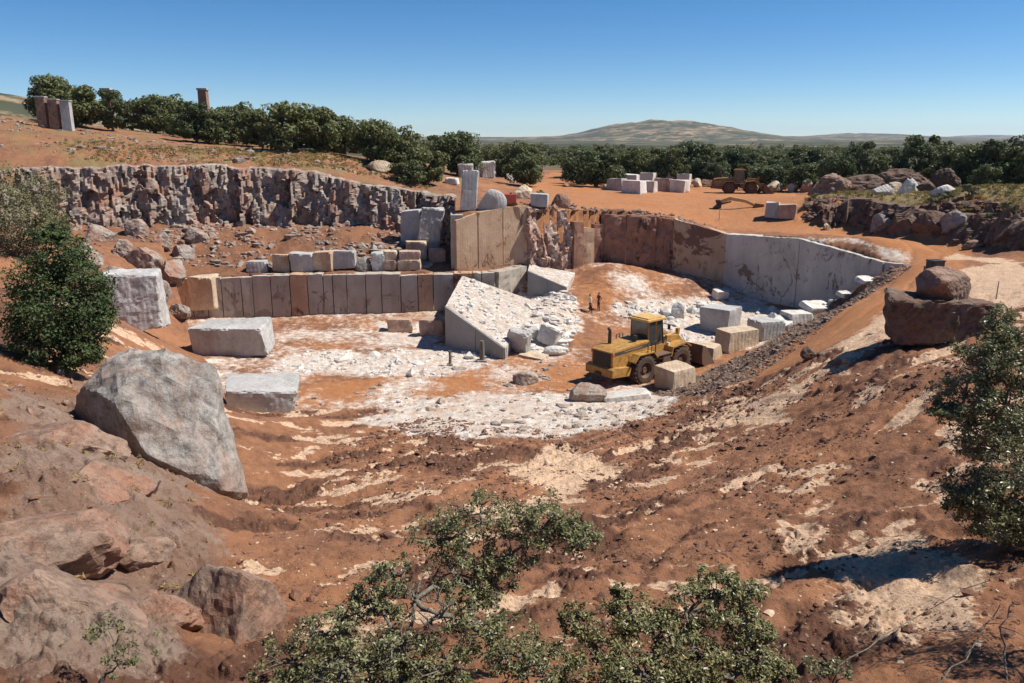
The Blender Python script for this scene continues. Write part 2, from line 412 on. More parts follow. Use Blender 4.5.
# ------------------------------------------------------------------ the lie of the land
def rbf(points, c=5.0, smooth=0.002):
    P = np.array(points, dtype=float); X = P[:, :2]; Z = P[:, 2]
    A = np.sqrt(((X[:, None] - X[None]) ** 2).sum(-1) + c * c)
    A -= smooth * 50 * np.eye(len(P)) * 0 ; n = len(P)
    K = np.zeros((n + 1, n + 1)); K[:n, :n] = A + smooth * np.eye(n) * -1; K[:n, n] = 1; K[n, :n] = 1
    sol = np.linalg.solve(K, np.append(Z, 0))
    def f(x, y):
        out = np.full(x.shape, sol[n])
        for i in range(n): out += sol[i] * np.sqrt((x - X[i, 0]) ** 2 + (y - X[i, 1]) ** 2 + c * c)
        return out
    return f
def PX(lst): return [tuple(W(*t)) for t in lst]

WALL = [(-5.8, 82.0), (1.6, 86.0), (9.9, 90.0), (18.0, 89.4), (23.4, 87.4), (28.9, 80.0), (33.0, 75.0), (35.6, 70.5)]
FRONT = [(905, 265, 6.5), (870, 280, 5.0), (845, 295, 3.4), (815, 308, 2.2), (790, 325, 1.2), (765, 345, 0.5), (730, 362, 0.1),
         (690, 380, 0.0), (655, 393, 0.0), (600, 399, 0.1), (510, 395, 0.1), (420, 402, 0.1), (300, 412, 0.3), (225, 402, 0.4), (196, 345, 0.2)]
BENCH = [(-34.0, 78.0), (-25.7, 79.0), (-1.7, 80.5)]
F_POLY = BENCH + WALL[1:] + [tuple(W(*t))[:2] for t in FRONT]
CLIFF = [(-6.6, 94.0), (-10.5, 95.5), (-15.0, 95.0), (-25.0, 95.5), (-36.0, 93.5), (-50.0, 87.0), (-62.0, 80.0)]
M_POLY = BENCH + [WALL[1], WALL[0]] + CLIFF + [(-46.0, 73.0)]

natural = [(0, 0, 15.8), (-7, 0, 15.6), (7, 0, 15.4), (0, 4, 13.4), (-6, 4, 13.6), (6, 4, 13.2), (0, 7.2, 11.3), (-12, 2, 15), (12, 2, 14.5), (-14, 8, 13), (14, 8, 11.2),
           (0, -10, 15.8), (-20, -10, 16), (20, -10, 15), (30, 10, 10.5), (-30, 14, 12)]
natural += PX([(600, 600, 8.6), (600, 550, 7.0), (600, 500, 5.0), (600, 450, 2.8), (600, 420, 1.4),
    (500, 600, 8.7), (500, 550, 7.1), (500, 500, 5.0), (500, 450, 2.7), (500, 420, 1.2), (800, 600, 9.0), (950, 600, 9.3), (800, 540, 8.0), (800, 500, 7.0), (950, 520, 8.7),
    (1010, 430, 8.7), (900, 430, 7.7), (800, 430, 5.3), (700, 430, 3.2), (700, 500, 6.0), (700, 400, 1.9), (760, 385, 3.4), (800, 390, 5.0), (900, 380, 7.6), (935, 346, 7.3), (850, 372, 6.2), (868, 350, 6.7),
    (817, 354, 5.0), (760, 354, 1.9), (735, 368, 0.9), (775, 345, 2.4), (830, 318, 4.6), (800, 335, 3.2), (880, 290, 5.9), (905, 300, 6.3), (915, 265, 7.0), (930, 251, 7.4), (870, 240, 7.5), (722, 234, 7.4), (800, 243.5, 7.4),
    (860, 250.5, 7.2), (722, 222, 8.2), (800, 230, 7.9), (700, 200, 9.5), (650, 196, 9.9), (600, 212, 9.6), (670, 220, 8.8), (527, 213, 10.0), (455, 213, 10.0),
    (560, 192, 10.3), (540, 173, 10.4), (620, 180, 10.2), (780, 195, 9.6), (950, 243, 7.9), (850, 226, 8.3), (1010, 252, 8.0), (950, 206, 11.0), (850, 200, 10.7), (1020, 206, 11.4),
    (950, 195, 11.2), (1000, 188, 11.6), (1000, 290, 7.8), (1010, 330, 8.1), (960, 270, 7.5),
    (0, 683, 11.3), (100, 600, 9.6), (0, 500, 10.3), (100, 450, 8.6), (60, 375, 7.6), (0, 400, 8.9), (200, 490, 4.8), (260, 510, 5.0), (250, 600, 8.3), (300, 450, 2.4), (400, 450, 2.5), (400, 500, 4.8),
    (400, 550, 7.0), (400, 600, 8.6), (330, 425, 1.2), (170, 345, 2.6), (130, 335, 5.0), (0, 300, 8.5), (0, 235, 10.0), (80, 245, 8.6)])
natural += PX(FRONT)
natural += [(-10.5, 97, 11.2), (-15, 97, 12.2), (-25, 97.5, 14.0), (-36, 95.5, 14.6), (-50, 89.5, 14.8), (-62, 82, 14.0), (-46, 72, 6.8), (-25, 112, 15.6), (-40, 112, 16.4), (-55, 112, 18.2), (-75, 112, 21.0), (-70, 90, 17.5),
            (-12, 108, 12.4), (-4, 100, 10.6), (-60, 60, 10), (-70, 40, 11), (0, 150, 9.9), (40, 140, 9.9), (80, 122, 10.6), (-40, 150, 15.5), (60, 90, 11.5), (70, 60, 9), (60, 30, 9.5), (-80, 150, 19), (80, 180, 9.2), (0, 250, 8.6), (150, 250, 8.4), (-120, 250, 18)]
floor = [(5.9, 80.0, 2.5), (3.2, 79.6, 1.8)] + PX([(595, 313, 1.0), (560, 340, 0.5), (530, 318, 1.5), (500, 352, 0.1), (450, 375, 0.0), (350, 380, 0.0), (350, 325, 0.0), (440, 345, 0.0), (270, 332, 0.0), (600, 264, 4.1), (650, 271, 3.3), (700, 284, 2.2), (740, 300, 1.0),
    (562, 280, 2.7), (540, 301, 1.5), (640, 320, 0.6), (700, 330, 0.3), (760, 328, 0.3), (630, 386, 0.0), (660, 290, 2.0), (620, 290, 2.3), (480, 330, 0.4)]) + PX(FRONT) + [(1.6, 86, 4.3), (9.9, 89, 4.1), (28, 79, 0.8), (31, 76, 1.6), (-10, 77, 0.0), (-25, 77, 0.0)]
middle = [(-34, 78, 4.3), (-25.7, 79, 4.3), (-14, 80, 4.3), (-1.7, 80.5, 4.3), (-5.8, 81.8, 4.35), (1.6, 85.8, 4.35), (-14, 83, 4.5), (-25, 83, 4.7), (-33, 83, 5.0), (-8, 89, 5.2), (-7, 94, 5.6), (-15, 88, 6.2), (-25, 88, 6.5), (-34, 87, 6.9),
          (-15, 94, 7.4), (-25, 94.5, 7.8), (-36, 92.5, 8.2), (-50, 86, 8.8), (-45, 78, 6.8), (-46, 73, 6.7), (-62, 79, 9.5)]
fN, fF, fM = rbf(natural, 4.0), rbf(floor, 4.0), rbf(middle, 3.0)

def inside(x, y, poly):
    r = np.zeros(x.shape, bool); n = len(poly)
    for i in range(n):
        (x0, y0), (x1, y1) = poly[i][:2], poly[(i + 1) % n][:2]
        if y0 == y1: continue
        c = ((y0 > y) != (y1 > y)) & (x < (x1 - x0) * (y - y0) / (y1 - y0) + x0)
        r ^= c
    return r
def seg_dist(x, y, a, b):
    dx, dy = b[0] - a[0], b[1] - a[1]
    t = np.clip(((x - a[0]) * dx + (y - a[1]) * dy) / (dx * dx + dy * dy + 1e-9), 0, 1)
    return np.hypot(x - a[0] - t * dx, y - a[1] - t * dy)
def line_dist(x, y, pts):
    d = np.full(x.shape, 1e9)
    for a, b in zip(pts[:-1], pts[1:]): d = np.minimum(d, seg_dist(x, y, a, b))
    return d
def sdf(x, y, poly):
    poly = list(poly); d = line_dist(x, y, poly + [poly[0]])
    return np.where(inside(x, y, poly), -d, d)
def sstep(a, b, v): t = np.clip((v - a) / (b - a), 0, 1); return t * t * (3 - 2 * t)

def base_z(x, y):
    x = np.asarray(x, float); y = np.asarray(y, float); shp = x.shape; x = x.ravel(); y = y.ravel()
    inF = inside(x, y, F_POLY); inM = inside(x, y, M_POLY) & ~inF; inN = ~(inF | inM)
    z = np.zeros(x.shape)
    for msk, f in ((inF, fF), (inM, fM)):
        if msk.any(): z[msk] = f(x[msk], y[msk])
    if inN.any():
        xn, yn = x[inN], y[inN]; r = np.hypot(xn, yn)
        k = np.minimum(1, 230 / np.maximum(r, 1)); v = fN(xn * k, yn * k)
        v = v + (9.0 - v) * sstep(200, 700, r)
        z[inN] = v
    return z.reshape(shp), inF.reshape(shp), inM.reshape(shp)

# zones of the ground, as polygons on the ground
def hitz(px, py):
    d = ray(px, py); t = np.geomspace(5, 600, 900); x = d[0] * t; y = d[1] * t; zr = CAMZ + d[2] * t
    zb = base_z(x, y)[0]; i = np.argmax(zr < zb)
    if i == 0: i = len(t) - 1
    return Vector((x[i], y[i], zb[i]))
def G(lst): return [tuple(hitz(*p))[:2] for p in lst]
ROAD = G([(905, 238), (928, 252), (915, 268), (890, 290), (852, 316), (816, 340), (778, 362)])
ROAD2 = G([(700, 212), (760, 218), (820, 228), (880, 236), (925, 248)])
Z_ORANGE = [G([(522, 190), (560, 170), (600, 188), (700, 186), (790, 188), (820, 200), (800, 220), (840, 228), (722, 226), (600, 210), (540, 208)]),
            G([(500, 362), (560, 352), (600, 372), (640, 392), (560, 392), (430, 398), (300, 408), (250, 400), (330, 380), (430, 372)]),
            G([(565, 285), (600, 268), (660, 278), (690, 292), (640, 300), (610, 330), (590, 335), (575, 315)])]
Z_WHITE = [G([(498, 290), (548, 288), (575, 300), (580, 330), (560, 352), (520, 356), (500, 340)]), G([(610, 306), (690, 300), (760, 305), (840, 300), (800, 318), (740, 335), (690, 345), (660, 330), (620, 318)]),
           G([(400, 398), (520, 393), (640, 398), (690, 384), (660, 415), (600, 432), (540, 440), (440, 438), (360, 420)]), G([(440, 345), (500, 345), (505, 360), (440, 378), (330, 376), (260, 372), (300, 350), (380, 352)]),
           G([(800, 243), (850, 240), (912, 256), (905, 262), (860, 250)]), G([(380, 322), (440, 322), (445, 346), (380, 346)])]
Z_PALE = [G([(835, 345), (905, 300), (912, 306), (880, 345), (850, 350)]), G([(935, 275), (1024, 262), (1040, 300), (985, 320), (960, 312)]), G([(720, 400), (790, 395), (780, 430), (700, 425)]),
          G([(880, 565), (930, 560), (960, 625), (900, 650), (850, 625)]), G([(500, 470), (560, 440), (620, 470), (560, 500)]), G([(940, 258), (1024, 270), (1024, 262), (960, 252)])]
Z_SPOIL = [[tuple(W(*t))[:2] for t in FRONT[:9]] + G([(700, 396), (754, 379), (790, 353), (830, 322), (879, 289), (913, 268)])]
Z_BANK = [G([(800, 222), (850, 224), (950, 240), (1030, 250), (1030, 207), (950, 208), (850, 200), (810, 204)])]
RUTS = [G([(430, 520), (540, 470), (640, 440), (760, 410), (880, 385), (985, 350)]), G([(560, 600), (660, 530), (780, 480), (900, 430), (960, 380)]), G([(700, 640), (800, 575), (900, 545), (1010, 560)]), G([(330, 470), (440, 445), (560, 430), (700, 400)])]
Z_ROCK = [G([(0, 395), (90, 385), (170, 440), (215, 500), (205, 560), (165, 620), (120, 683), (0, 683)])]
Z_GRASS = [G([(800, 204), (850, 198), (950, 203), (1030, 203), (1030, 186), (950, 190), (870, 190)]), G([(60, 160), (300, 168), (440, 190), (400, 212), (430, 180), (300, 150), (60, 140)])]

def fields(x, y):
    """height with relief, and the weights of the ground's materials"""
    z, inF, inM = base_z(x, y)
    r = np.hypot(x, y)
    wx = x + 1.1 * fbm2(x * 0.35, y * 0.35, 3, 31); wy = y + 1.1 * fbm2(x * 0.35, y * 0.35, 3, 47)
    def zone(polys, soft=1.6):
        w = np.zeros(x.shape)
        for p in polys: w = np.maximum(w, sstep(soft, -soft, sdf(wx, wy, p)))
        return w
    road = np.maximum(sstep(5.4, 2.4, line_dist(wx, wy, ROAD)), sstep(6.5, 3.2, line_dist(wx, wy, ROAD2)))
    w_or = np.maximum(zone(Z_ORANGE, 2.2), road); w_wh = zone(Z_WHITE, 1.8); w_sp = zone(Z_SPOIL, 1.0) * (1 - 0.9 * sstep(3.2, 1.6, line_dist(wx, wy, ROAD))); w_pa = zone(Z_PALE, 1.3)
    bank = zone(Z_BANK, 1.8); w_rk = zone(Z_ROCK, 1.0); w_gr = zone(Z_GRASS, 2.5)
    w_or = np.where(inF & (y > 66) & (x > 0), w_or * 0.55, w_or)
    w_wh = np.where(inF, np.maximum(w_wh, 0.36 + 0.42 * fbm2(x * 0.25, y * 0.25, 4, 5)), w_wh); w_or = np.where(inF, np.maximum(w_or, 0.42), w_or)
    # streaked relief and pale patches of the trampled slope
    ca, sa = math.cos(0.75), math.sin(0.75); u = x * ca + y * sa; v = -x * sa + y * ca
    near = (~inF & ~inM) * sstep(70, 55, r)
    streak = fbm2(u * 0.16, v * 0.62, 4, 61)
    patch = fbm2(u * 0.30, v * 0.75, 4, 83) + 0.55 * fbm2(x * 1.3, y * 1.3, 4, 19, 0.6)
    w_pa = np.maximum(w_pa, near * (1 - road) * (1 - w_sp) * sstep(0.12, 0.36, patch) * 0.70 * sstep(9, 14, y))
    w_dk = near * sstep(0.02, 0.30, -streak + 0.25 * fbm2(x * 0.9, y * 0.9, 3, 29)) * (1 - road)
    w_dk = np.maximum(w_dk, bank * 0.95)
    soil = near * (1 - 0.85 * road) * (1 - 0.6 * w_wh) * sstep(1.0, 5.0, y)
    n_mid = fbm2(x * 0.42, y * 0.42, 4, 3); n_fine = fbm2(x * 2.1, y * 2.1, 4, 13); rid = 1 - np.abs(fbm2(x * 0.95, y * 0.95, 4, 23)) * 2
    h = soil * (0.20 * n_mid + 0.18 * streak + 0.10 * (rid - 0.5) + (0.13 - 0.07 * w_pa) * n_fine * (0.6 + 1.3 * w_dk) - 0.10 * w_pa)
    lb = x * 0.5 + y * 0.86; la = -x * 0.86 + y * 0.5
    led = fbm2(la * 0.28, lb * 0.75, 5, 91, 0.55); 
    if w_rk.any():
        k = w_rk > 0.01
        fk = np.zeros(x.shape); fk[k] = 0.30 * (1 - 2.2 * np.abs(fbm2(la[k] * 0.35, lb[k] * 0.9, 4, 95, 0.45))) + 0.10 * (1 - 2 * np.abs(fbm2(la[k] * 1.1, lb[k] * 2.3, 4, 99)))
        t6 = (led + 0.25 * n_mid) * 5.0; fl = np.floor(t6); ter = (fl + sstep(0.62, 0.98, t6 - fl)) / 5.0
        h += w_rk * (0.30 * led + 0.22 * ter + 0.22 * fk + 0.05 * n_fine + 0.15)
    clump = fbm2(x * 5.0, y * 5.0, 3, 77)
    h += soil * w_dk * 0.20 * np.maximum(clump, 0)
    h += w_sp * (0.22 * fbm2(x * 1.1, y * 1.1, 4, 5) + 0.12 * n_fine)
    h += bank * (1.5 * fbm2(x * 0.28, y * 0.28, 5, 41, 0.6) + 0.35 * rid)
    h += inF * (0.10 * n_mid + 0.05 * n_fine + w_wh * 0.08 * n_fine)
    h += inM * (0.35 * n_mid + 0.10 * n_fine)
    up = (~inF & ~inM) * (1 - near) * sstep(400, 200, r)
    h += up * (0.16 * n_mid + 0.07 * n_fine) * (1 - 0.6 * w_or) + w_gr * 0.15 * n_fine
    for L_ in RUTS:
        q = line_dist(wx * 0.3 + x * 0.7, wy * 0.3 + y * 0.7, L_); h += soil * (-0.13 * np.exp(-((q - 0.95) / 0.22) ** 2) + 0.07 * np.exp(-((q - 1.38) / 0.2) ** 2) + 0.04 * np.exp(-(q / 0.4) ** 2)) * (0.6 + 0.8 * np.clip(n_mid + 0.4, 0, 1))
    lane = line_dist(wx * 0.4 + x * 0.6, wy * 0.4 + y * 0.6, ROAD)
    h -= 0.10 * (np.exp(-((lane - 1.0) / 0.3) ** 2))
    h += sstep(300, 900, r) * 2.5 * fbm2(x * 0.004, y * 0.004, 3, 2)
    far = sstep(170, 260, r)
    left_up = ((~inF & ~inM) & (x < -6) & (y > 80)); w_gr = np.where(left_up, 0.42 + 0.3 * n_mid, w_gr)
    w_dk = np.maximum(w_dk, inM * 0.35)
    return z + h, (w_or * (1 - w_rk), w_wh, w_sp, w_pa * (1 - w_rk)), (w_gr, far, w_dk, w_rk)
GRID = {}
def gz(x, y):
    T, Rr, Zg = GRID['t'], GRID['r'], GRID['z']
    t = math.degrees(math.atan2(x, y)); r = math.hypot(x, y)
    j = int(np.clip(np.searchsorted(T, t) - 1, 0, len(T) - 2)); i = int(np.clip(np.searchsorted(Rr, r) - 1, 0, len(Rr) - 2))
    u = (t - T[j]) / (T[j + 1] - T[j]); v = (r - Rr[i]) / (Rr[i + 1] - Rr[i])
    return float((Zg[i, j] * (1 - u) + Zg[i, j + 1] * u) * (1 - v) + (Zg[i + 1, j] * (1 - u) + Zg[i + 1, j + 1] * u) * v)
def at(px, py): p = hitz(px, py); p.z = gz(p.x, p.y); return p      # ground point seen at a pixel

def build_ground():
    ths = np.concatenate([np.linspace(-85, -38, 40)[:-1], np.linspace(-38, 38, 880), np.linspace(38, 85, 40)[1:]])
    rs = np.concatenate([np.linspace(0.3, 8, 40)[:-1], np.geomspace(8, 118, 600)[:-1], np.geomspace(118, 320, 90)[:-1], np.geomspace(320, 14000, 70)])
    T, Rr = np.meshgrid(np.radians(ths), rs)
    X = Rr * np.sin(T); Y = Rr * np.cos(T) - 0.0
    Zr, a, b = fields(X.ravel(), Y.ravel())
    n, m = X.shape; GRID.update(t=ths, r=rs, z=Zr.reshape(n, m))
    i = np.arange(n * m).reshape(n, m)
    F = np.stack([i[:-1, :-1], i[:-1, 1:], i[1:, 1:], i[1:, :-1]], -1).reshape(-1, 4)[:, ::-1]
    me = mesh_np('ground', np.stack([X.ravel(), Y.ravel(), Zr], -1), F)
    for nm, ch in (('zone', a), ('zone2', b)):
        at_ = me.attributes.new(nm, 'FLOAT_COLOR', 'POINT')
        at_.data.foreach_set('color', np.stack([np.asarray(c, float) for c in ch], -1).astype(np.float32).ravel())
    o = obj('ground', me, M['ground'], smooth=True); tag(o, kind='structure')
build_ground()

# ------------------------------------------------------------------ quarry walls
def grid_solid(nu, nv, front, back):
    """closed body from a front and a back sheet, each (nv+1, nu+1, 3)"""
    a = np.arange((nu + 1) * (nv + 1)).reshape(nv + 1, nu + 1); b = a + a.size
    q = lambda i: np.stack([i[:-1, :-1], i[:-1, 1:], i[1:, 1:], i[1:, :-1]], -1).reshape(-1, 4)
    F = [q(a), q(b)[:, ::-1]]
    def strip(p, r): return np.stack([p[:-1], r[:-1], r[1:], p[1:]], -1)
    F += [strip(a[0], b[0]), strip(a[-1], b[-1])[:, ::-1], strip(a[:, 0], b[:, 0])[:, ::-1], strip(a[:, -1], b[:, -1])]
    return np.concatenate([front.reshape(-1, 3), back.reshape(-1, 3)]), np.concatenate(F)
def panel(name, a, b, zb, zt, out, thick, mat, parent, rough=0.05, cell=0.4, seed=0, freq=0.6, topn=0.08, lean=0.0):
    a = np.array(a, float); b = np.array(b, float); L = np.hypot(*(b - a)); t = (b - a) / L; nrm = np.array([t[1], -t[0]])
    if rough > 0.2: cell = 0.2
    nu = max(3, int(L / cell)); nv = max(4, int((max(zt) - min(zb)) / cell))
    U, V = np.meshgrid(np.linspace(0, 1, nu + 1), np.linspace(0, 1, nv + 1))
    X = a[0] + (b[0] - a[0]) * U; Y = a[1] + (b[1] - a[1]) * U
    top = zt[0] + (zt[1] - zt[0]) * U + topn * fbm2(X * 1.3 + seed, Y * 1.3, 3, seed)
    Z = (zb[0] + (zb[1] - zb[0]) * U) * (1 - V) + top * V
    P = np.stack([X.ravel() * freq, Y.ravel() * freq, Z.ravel() * freq * 0.8], -1)
    d = rough * 2 * fbm3(P, 5, seed, 0.55).reshape(U.shape) + rough * 0.8 * fbm3(P * 4.3, 3, seed + 9).reshape(U.shape)
    edge = np.minimum(np.minimum(U, 1 - U) * L, (1 - V) * 4) ; d = d * np.clip(edge / 0.15, 0.3, 1)
    f = np.stack([X + nrm[0] * (out + d - lean * V), Y + nrm[1] * (out + d - lean * V), Z], -1)
    k = np.stack([X - nrm[0] * thick, Y - nrm[1] * thick, Z], -1)
    me = mesh_np(name, *grid_solid(nu, nv, f, k))
    bm = bmesh.new(); bm.from_mesh(me); bmesh.ops.recalc_face_normals(bm, faces=bm.faces); bm.to_mesh(me); bm.free()
    return obj(name, me, mat, parent, smooth=False)
def wall(name, label, segs, mats, zbot, ztop, width=(1.2, 1.7), out=0.35, thick=1.0, rough=0.05, part='slab', seed=0, cat='quarry wall', skip=(), jit=0.06, dz=0.0, lean=0.0, gap=0.05):
    rnd = random.Random(seed); root = None; k = 0
    for (a, b) in segs:
        L = math.hypot(b[0] - a[0], b[1] - a[1]); s = 0.0
        while s < L - 0.01:
            w = rnd.uniform(*width)
            if L - s - w < width[0] * 0.6: w = L - s
            p = [a[i] + (b[i] - a[i]) * (s / L) for i in (0, 1)]; q = [a[i] + (b[i] - a[i]) * ((s + w - gap) / L) for i in (0, 1)]
            if root is None: root = empty(name, (p[0], p[1], zbot(*p) - 0.1), 0, label, cat); root.matrix_world = Matrix.Translation((p[0], p[1], zbot(*p) - 0.1))
            if k not in skip:
                h = rnd.uniform(-dz, 0)
                o = panel(part, p, q, (zbot(*p) - 0.5, zbot(*q) - 0.5), (ztop(*p) + h, ztop(*q) + h), out + rnd.uniform(-jit, jit), thick, rnd.choice(mats), None, rough, seed=seed + k, lean=lean)
                o.data.transform(Matrix.Translation(-root.location)); o.parent = root
            s += w; k += 1
    return root
def one(f): return lambda x, y: float(f(np.array([float(x)]), np.array([float(y)]))[0])
zF, zM, zN = one(fF), one(fM), one(fN)
WL = WALL
wall('quarry_bench_wall', 'low bench of upright grey sawn slabs along the left side of the pit', [(BENCH[0], BENCH[1]), (BENCH[1], BENCH[2])], [M['wall_grey']] * 6 + [M['wall_tan']],
     zF, lambda x, y: zM(x, y) + 0.06, (0.8, 2.1), 0.5, 1.1, 0.035, seed=3, jit=0.04, dz=0.16, gap=0.08)
wall('quarry_bench_end', 'whitish broken end of the low slab bench below the tall tan wall', [(BENCH[2], (1.3, 84.6))], [M['wall_white'], M['wall_grey']],
     lambda x, y: min(zF(x, y), 1.0), lambda x, y: 4.38, (1.6, 2.4), 0.4, 1.0, 0.16, seed=11)
wall('tall_slab_wall', 'tall tan wall of three broad sawn slabs standing on the bench', [(WL[0], WL[1])], [M['wall_tan']], zM, lambda x, y: zN(x, y) + 0.08, (2.4, 3.0), 0.35, 1.0, 0.018, seed=21, jit=0.05, gap=0.13)
wall('tall_slab_wall_side', 'shaded side of the tall tan slab wall beside the stacked blocks', [((-6.6, 93.5), (-5.9, 82.2))], [M['wall_grey'], M['wall_tan']], zM, lambda x, y: 9.9, (3, 4), 0.35, 0.9, 0.08, seed=23)
wall('drilled_slab_wall', 'narrow tan slabs with drill grooves in the back corner of the pit', [((6.4, 88.3), WL[2])], [M['wall_tan'], M['wall_red']], zF, lambda x, y: zN(x, y) - 1.2, (1.1, 1.5), 0.7, 1.6, 0.10, seed=36, jit=0.15, dz=0.6)
wall('dark_red_wall', 'dark reddish wall in shadow along the back of the pit', [(WL[2], WL[3])], [M['wall_red']], zF, lambda x, y: zN(x, y) + 0.08, (2.0, 4.2), 0.5, 1.3, 0.26, seed=41, jit=0.15, gap=0.05, dz=0.5)
wall('tan_corner_wall', 'tan stained wall at the corner between dark and white pit walls', [(WL[3], WL[4])], [M['wall_tan']], zF, lambda x, y: zN(x, y) + 0.08, (5.6, 6.6), 0.4, 1.1, 0.08, seed=47, jit=0.05)
wall('white_marble_wall', 'big smooth white marble wall with dark cracks right of the pit', [(WL[4], WL[5]), (WL[5], WL[6])], [M['wall_white']], zF, lambda x, y: zN(x, y) + 0.08, (9.0, 11.0), 0.4, 1.1, 0.09, seed=53, jit=0.03)
wall('low_grey_wall', 'low grey wall where the white pit wall meets the haul road', [(WL[6], (35.2, 71.2))], [M['wall_white']], lambda x, y: min(zF(x, y), zN(x, y)) - 1.5, lambda x, y: zN(x, y) + 0.05, (2.2, 3.0), 0.35, 0.9, 0.06, seed=59, jit=0.1)

M['ledge'] = m_rock('dusty_marble_top', (0.50, 0.44, 0.385), (0.68, 0.63, 0.565), (0.40, 0.26, 0.17), 1.3, 0.6)
# sawn wedges left standing in the pit floor
def wedge(name, label, top, base, mat, seed, cat='marble ledge'):
    """quad top (front-left, front-right, back-right, back-left) with its own heights, down to the base height"""
    T = np.array([tuple(t) for t in top]); n = 22
    U, V = np.meshgrid(np.linspace(0, 1, n + 1), np.linspace(0, 1, n + 1))
    Q = (T[0] * ((1 - U) * (1 - V))[..., None] + T[1] * (U * (1 - V))[..., None] + T[2] * (U * V)[..., None] + T[3] * ((1 - U) * V)[..., None])
    Q[..., 2] += 0.10 * fbm2(Q[..., 0] * 0.9, Q[..., 1] * 0.9, 4, seed) * np.minimum(1, np.minimum(V, 1 - V) * 8 + 0.3)
    B = Q.copy(); B[..., 2] = base
    c = Vector(T[0]); c.z = base
    me = mesh_np(name, *grid_solid(n, n, Q, B)); me.transform(Matrix.Translation(-c))
    bm = bmesh.new(); bm.from_mesh(me); bmesh.ops.recalc_face_normals(bm, faces=bm.faces); bm.to_mesh(me); bm.free()
    root = empty(name, c, 0, label, cat)
    o = obj('top_layer', me, mat, root)
    # the sawn front, two slabs wide
    a, b = T[0], T[1]
    for k, (s0, s1) in enumerate(((0, 0.52), (0.53, 0.99))):
        p = a + (b - a) * s0; q = a + (b - a) * s1
        pn = panel('sawn_slab', p[:2], q[:2], (base, base), (p[2] - 0.04, q[2] - 0.04), 0.10, 0.3, M['sawn'], None, 0.012, 0.5, seed + k, topn=0.0)
        pn.data.transform(Matrix.Translation(-c)); pn.parent = root
    return root
wedge('marble_ledge', 'light rubble-strewn marble ledge with a grey triangular sawn face below the bench', [(-5.7, 67.6, 3.55), (-0.55, 63.2, 0.95), (2.6, 77.0, 1.95), (-5.0, 80.0, 4.1)], -0.4, M['ledge'], 5)
wedge('marble_ledge', 'dark triangular sawn step at the foot of the tall tan wall', [(1.65, 82.5, 4.2), (5.6, 81.0, 2.75), (6.8, 86.0, 3.4), (1.9, 85.6, 4.4)], 0.6, M['ledge'], 9)

# ------------------------------------------------------------------ natural cliffs
def cliff(name, label, line, zb, zt, seed, amp=1.1, back=1.6, out=0.9, mat='cliff', cell=0.22):
    pts = np.array(line, float); sl = np.concatenate([[0], np.cumsum(np.hypot(*np.diff(pts, axis=0).T))])
    nu = int(sl[-1] / cell); s = np.linspace(0, sl[-1], nu + 1)
    x = np.interp(s, sl, pts[:, 0]); y = np.interp(s, sl, pts[:, 1])
    tx = np.gradient(x); ty = np.gradient(y); L = np.hypot(tx, ty); nx, ny = ty / L, -tx / L
    b = np.array([zb(p, q) for p, q in zip(x, y)]) - 0.6; tp = np.array([zt(p, q) for p, q in zip(x, y)])
    nv = 44; V = np.linspace(0, 1, nv + 1)[:, None]
    tp = tp + 0.9 * amp * fbm2(s * 0.22, s * 0, 5, seed, 0.6) + 0.15
    Z = b[None] * (1 - V) + tp[None] * V
    P = np.stack([(s[None] + 0 * V).ravel() * 0.33, (0 * s[None] + 0 * V).ravel() + seed, Z.ravel() * 0.22], -1)
    Q = P + 0.04 * np.stack([fbm3(P * 3, 3, seed + 1), 0 * P[:, 0], fbm3(P * 3, 3, seed + 2)], -1)
    big = fbm3(P, 4, seed, 0.5).reshape(Z.shape); fa = facet3(Q * np.array([2.4, 1, 1.5]), seed + 3, 1.4).reshape(Z.shape); fb = facet3(Q * np.array([6.5, 1, 4.5]), seed + 4, 1.4).reshape(Z.shape); fine = fbm3(P * 12, 4, seed + 8, 0.6).reshape(Z.shape)
    d = out + amp * (0.7 * big + 0.62 * fa + 0.26 * fb + 0.14 * fine) - back * V ** 1.5
    d[-1] -= 1.0
    X = x[None] + nx[None] * d; Y = y[None] + ny[None] * d
    f = np.stack([X, Y, Z], -1); kx = np.stack([x[None] - nx[None] * 2.2 + 0 * V, y[None] - ny[None] * 2.2 + 0 * V, Z - 0.5], -1)
    c = Vector((float(x[0]), float(y[0]), float(b[0])))
    me = mesh_np(name, *grid_solid(nu, nv, f, kx)); me.transform(Matrix.Translation(-c))
    bm = bmesh.new(); bm.from_mesh(me); bmesh.ops.recalc_face_normals(bm, faces=bm.faces); bm.to_mesh(me); bm.free()
    return tag(obj(name, me, M[mat], None, c), label, 'cliff')
cliff('rock_cliff', 'weathered grey and red rock cliff below the trees on the left', CLIFF[::-1], zM, lambda x, y: zN(x, y + 1.5) + 0.1, 5, 0.85, 1.5, 1.75)

M['redwhite'] = m_rock('red_and_white_rock', (0.34, 0.19, 0.135), (0.66, 0.56, 0.48), (0.30, 0.105, 0.06), 1.0, 0.6)
cliff('rough_rock_wall', 'rough red and white broken rock wall at the back of the pit', [(1.2, 85.6), (3.0, 86.8), (4.8, 87.6), (6.6, 88.4)], zF, lambda x, y: zN(x, y) + 0.15, 14, 0.75, 0.9, 0.7, 'redwhite', 0.14)
